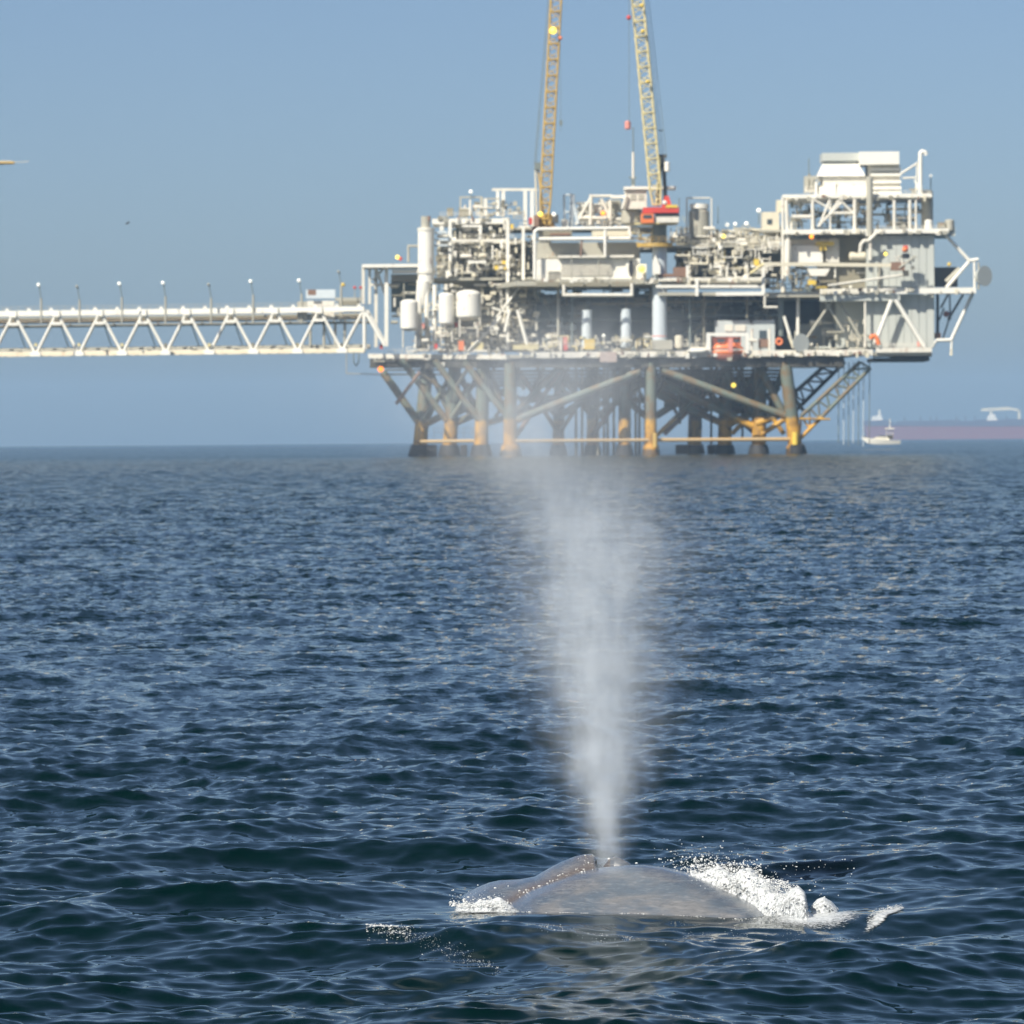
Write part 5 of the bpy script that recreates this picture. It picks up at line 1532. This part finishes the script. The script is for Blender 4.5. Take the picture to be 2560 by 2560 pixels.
ft = thing('foam_patch', (2.9, 49.9, 0), 'thin lacy wash spreading on the water at the foot of the big splash', 'foam', 'white water round the whale')
lace(ft, 1840, 2190, 48.2, 50.9, 2025, 49.25, 150, 1.1, 0.44)
n = 900
px = frng.uniform(1240, 1990, n); D = front_D(px) - 0.01 - np.abs(frng.normal(0, .05, n)); X = px2x(px, D)
keep = np.sin(px * .045) + np.sin(px * .13 + 1) + frng.normal(0, .5, n) > 0.4
drops(ft, 'bubbles', np.stack([X, D, sea_height(X, D) + .003], -1)[keep], (0.0015 + frng.exponential(0.0018, n))[keep], flat=.5)
ft = thing('foam_patch', (3.9, 49.6, 0), 'narrow slanting strip of white foam farthest right of the whale', 'foam', 'white water round the whale')
def strip(par, x0, y0, x1, y1, w, n, r, jz=0.02, name='bubbles'):
    s = frng.uniform(0, 1, n)
    px = x0 + (x1 - x0) * s + frng.normal(0, 3, n); py = y0 + (y1 - y0) * s + frng.normal(0, w, n)
    D = CAM_H * F / (py - eye(px)); X = px2x(px, D)
    z = sea_height(X, D) + np.abs(frng.normal(0, jz, n))
    drops(par, name, np.stack([X, D, z], -1), 0.0016 + frng.exponential(r * .30, n), DROP, 0.45)
lace(ft, 2130, 2290, 48.0, 51.4, 2207, 49.15, 58, .42, 0.45, 0.0165, 'foam')
strip(ft, 2165, 2316, 2248, 2284, 4, 900, 0.006, 0.02, 'droplets')
ft = thing('foam_patch', (-0.4, 51.2, 0), 'white foam boiling at the left waterline below the whale head', 'foam', 'white water round the whale')
foam_heap(ft, 'foam', [(1118, 2290), (1130, 2264), (1150, 2255), (1175, 2250), (1205, 2251), (1235, 2257), (1262, 2268), (1290, 2280), (1310, 2300)], lambda p: front_D(p) + 0.12, 0.24, 1116, 1310, 0.026)
lace(ft, 1090, 1330, 50.0, 51.6, 1200, 50.75, 110, .45, 0.40, -0.002)
n = 900
px = 1115 + 150 * frng.beta(1.3, 1.3, n); D = front_D(px) + frng.uniform(-.15, .35, n); py = 2262 - frng.exponential(8, n) + 8
drops(ft, 'droplets', np.stack([px2x(px, D), D, np.maximum(CAM_H - (py - eye(px)) * D / F, 0.01)], -1), 0.002 + frng.exponential(0.0022, n))
# beads of water in the furrow of the whale's back
n = 700
px = frng.uniform(1245, 1640, n); vv = frng.uniform(0.3, 1.9, n); D = front_D(px) + vv
h, fu = whale_h(px, D)
k = (fu > 0.35) & (h > 0.01)
drops(wh, 'water_beads', np.stack([px2x(px, D), D, h + 0.002], -1)[k], (0.002 + frng.exponential(0.0026, n))[k])

for (x0, y0, x1, y1, w, n_, r_, lb) in ((905, 2336, 1015, 2350, 5, 650, .009, 'glittering patch of bubbles on the dark wave left of the whale'),
                              (1330, 2347, 1660, 2362, 5, 240, .004, 'scattered bubbles in the dark ripple in front of the whale'),
                              (1180, 2116, 1320, 2128, 3, 120, .004, 'fine sparkling ripple behind the whale head'),
                              (1700, 2336, 2200, 2345, 5, 150, .003, 'sparse green tinted bubbles in front of the splash'),
                              (1010, 2352, 1240, 2398, 5, 300, .004, 'trail of small bubbles slanting down from the glittering patch')):
    t = thing('bubble_patch', P((x0 + x1) / 2, (y0 + y1) / 2, 48), lb, 'bubbles', 'bubble patches on the water')
    t.location.z = 0
    strip(t, x0, y0, x1, y1, w, n_, r_, 0.006)

# ------------------------------------------------------------------ the spout
SP_Z = [0.30, 0.60, 1.2, 2.0, 2.7, 3.4, 4.0, 4.6, 5.2, 5.8, 6.5, 7.2]
def spout():
    BD = 51.9
    def zz(py): return CAM_H - (py - 1091) * BD / F
    # pixel rows: centre, half width of the core, strength
    rows = [(2185, 1512, 13, 1.0), (2120, 1512, 18, 1.0), (2020, 1510, 28, 1.0), (1900, 1510, 46, .95), (1760, 1504, 58, .85), (1620, 1500, 72, .75), (1480, 1490, 82, .68),
            (1350, 1476, 96, .60), (1240, 1420, 100, .46), (1130, 1350, 130, .32), (1020, 1330, 180, .27), (900, 1370, 220, .20), (800, 1450, 220, .07), (730, 1450, 220, .0)]
    z0, z1 = zz(2185), zz(730)
    m = bpy.data.materials.new('spout_mist'); m.use_nodes = True
    nt = m.node_tree; nt.nodes.clear(); L = nt.links
    out = N(nt, 'ShaderNodeOutputMaterial')
    vol = N(nt, 'ShaderNodeVolumePrincipled')
    vol.inputs['Color'].default_value = (0.93, 0.97, 1.0, 1)
    vol.inputs['Anisotropy'].default_value = 0.0
    L.new(vol.outputs[0], out.inputs['Volume'])
    geo = N(nt, 'ShaderNodeNewGeometry')
    sx = N(nt, 'ShaderNodeSeparateXYZ'); L.new(geo.outputs['Position'], sx.inputs[0])
    h = N(nt, 'ShaderNodeMapRange', i_From_Min=z0, i_From_Max=z1); L.new(sx.outputs['Z'], h.inputs[0])
    def curve(vals, lo, hi):
        fc = N(nt, 'ShaderNodeFloatCurve')
        c = fc.mapping.curves[0]
        pts = [((zz(r_[0]) - z0) / (z1 - z0), (v - lo) / (hi - lo)) for r_, v in zip(rows, vals)]
        c.points[0].location = pts[0]; c.points[1].location = pts[-1]
        for p_ in pts[1:-1]: c.points.new(*p_)
        fc.mapping.update()
        L.new(h.outputs[0], fc.inputs['Value'])
        mr = N(nt, 'ShaderNodeMapRange', i_To_Min=lo, i_To_Max=hi); L.new(fc.outputs[0], mr.inputs[0])
        return mr.outputs[0]
    cx = curve([(r_[1] - 1280) * BD / F for r_ in rows], 0.0, 1.5)
    cw = curve([1.35 * r_[2] * BD / F for r_ in rows], 0.0, 1.3)
    st = curve([r_[3] for r_ in rows], 0.0, 1.0)
    def math_(op, a, b=None):
        q = N(nt, 'ShaderNodeMath', operation=op)
        for i, v in enumerate((a, b)):
            if v is None: continue
            if isinstance(v, (int, float)): q.inputs[i].default_value = v
            else: L.new(v, q.inputs[i])
        return q.outputs[0]
    # turbulence bends the plume before its profile is read
    n0 = N(nt, 'ShaderNodeTexNoise', i_Scale=1.7, i_Detail=5.0, i_Roughness=0.65)
    L.new(geo.outputs['Position'], n0.inputs['Vector'])
    sn = N(nt, 'ShaderNodeSeparateXYZ'); L.new(n0.outputs['Color'], sn.inputs[0])
    wob = math_('MULTIPLY', math_('SUBTRACT', sn.outputs[0], 0.5), math_('MULTIPLY', cw, 2.0))
    wob2 = math_('MULTIPLY', math_('SUBTRACT', sn.outputs[1], 0.5), math_('MULTIPLY', cw, 2.0))
    dx = math_('DIVIDE', math_('ADD', math_('SUBTRACT', sx.outputs['X'], cx), wob), cw)
    dy = math_('DIVIDE', math_('ADD', math_('SUBTRACT', sx.outputs['Y'], BD), wob2), math_('ADD', math_('MULTIPLY', cw, 0.75), 0.04))
    r2 = math_('ADD', math_('MULTIPLY', dx, dx), math_('MULTIPLY', dy, dy))
    core = math_('POWER', 2.718, math_('MULTIPLY', r2, -1.3))
    halo = math_('MULTIPLY', math_('POWER', 2.718, math_('MULTIPLY', r2, -0.42)), 0.22)
    mp = N(nt, 'ShaderNodeMapping'); mp.inputs['Scale'].default_value = (1.7, 1.7, 0.75)
    L.new(geo.outputs['Position'], mp.inputs['Vector'])
    n1 = N(nt, 'ShaderNodeTexNoise', i_Scale=3.2, i_Detail=6.0, i_Roughness=0.62)
    L.new(mp.outputs[0], n1.inputs['Vector'])
    nz = N(nt, 'ShaderNodeMapRange', i_From_Min=0.33, i_From_Max=0.68, i_To_Min=0.35, i_To_Max=1.8); L.new(n1.outputs[0], nz.inputs[0])
    dens = math_('MULTIPLY', math_('MULTIPLY', math_('ADD', core, halo), nz.outputs[0]), st)
    # the jet thins as it widens
    dens = math_('MULTIPLY', math_('DIVIDE', dens, math_('ADD', cw, 0.16)), 1.75)
    L.new(dens, vol.inputs['Density'])
    mb = MB(); k = 28; vs = []
    ext = 4.3
    for r_ in rows:
        c = (r_[1] - 1280) * BD / F; w = r_[2] * BD / F * ext + 0.03
        for j in range(k):
            a = 2 * math.pi * j / k
            vs.append((c + w * math.cos(a), BD + (w * 0.8 + .05) * math.sin(a), zz(r_[0])))
    fs = [(i * k + j, i * k + (j + 1) % k, (i + 1) * k + (j + 1) % k, (i + 1) * k + j) for i in range(len(rows) - 1) for j in range(k)]
    fs += [tuple(range(k))[::-1], tuple(range((len(rows) - 1) * k, len(rows) * k))]
    mb.add(vs, fs, True)
    o = mb.build('whale_spout', m)
    tag(o, 'tall soft white column of mist rising from the blowholes of the whale', 'spout')
spout()
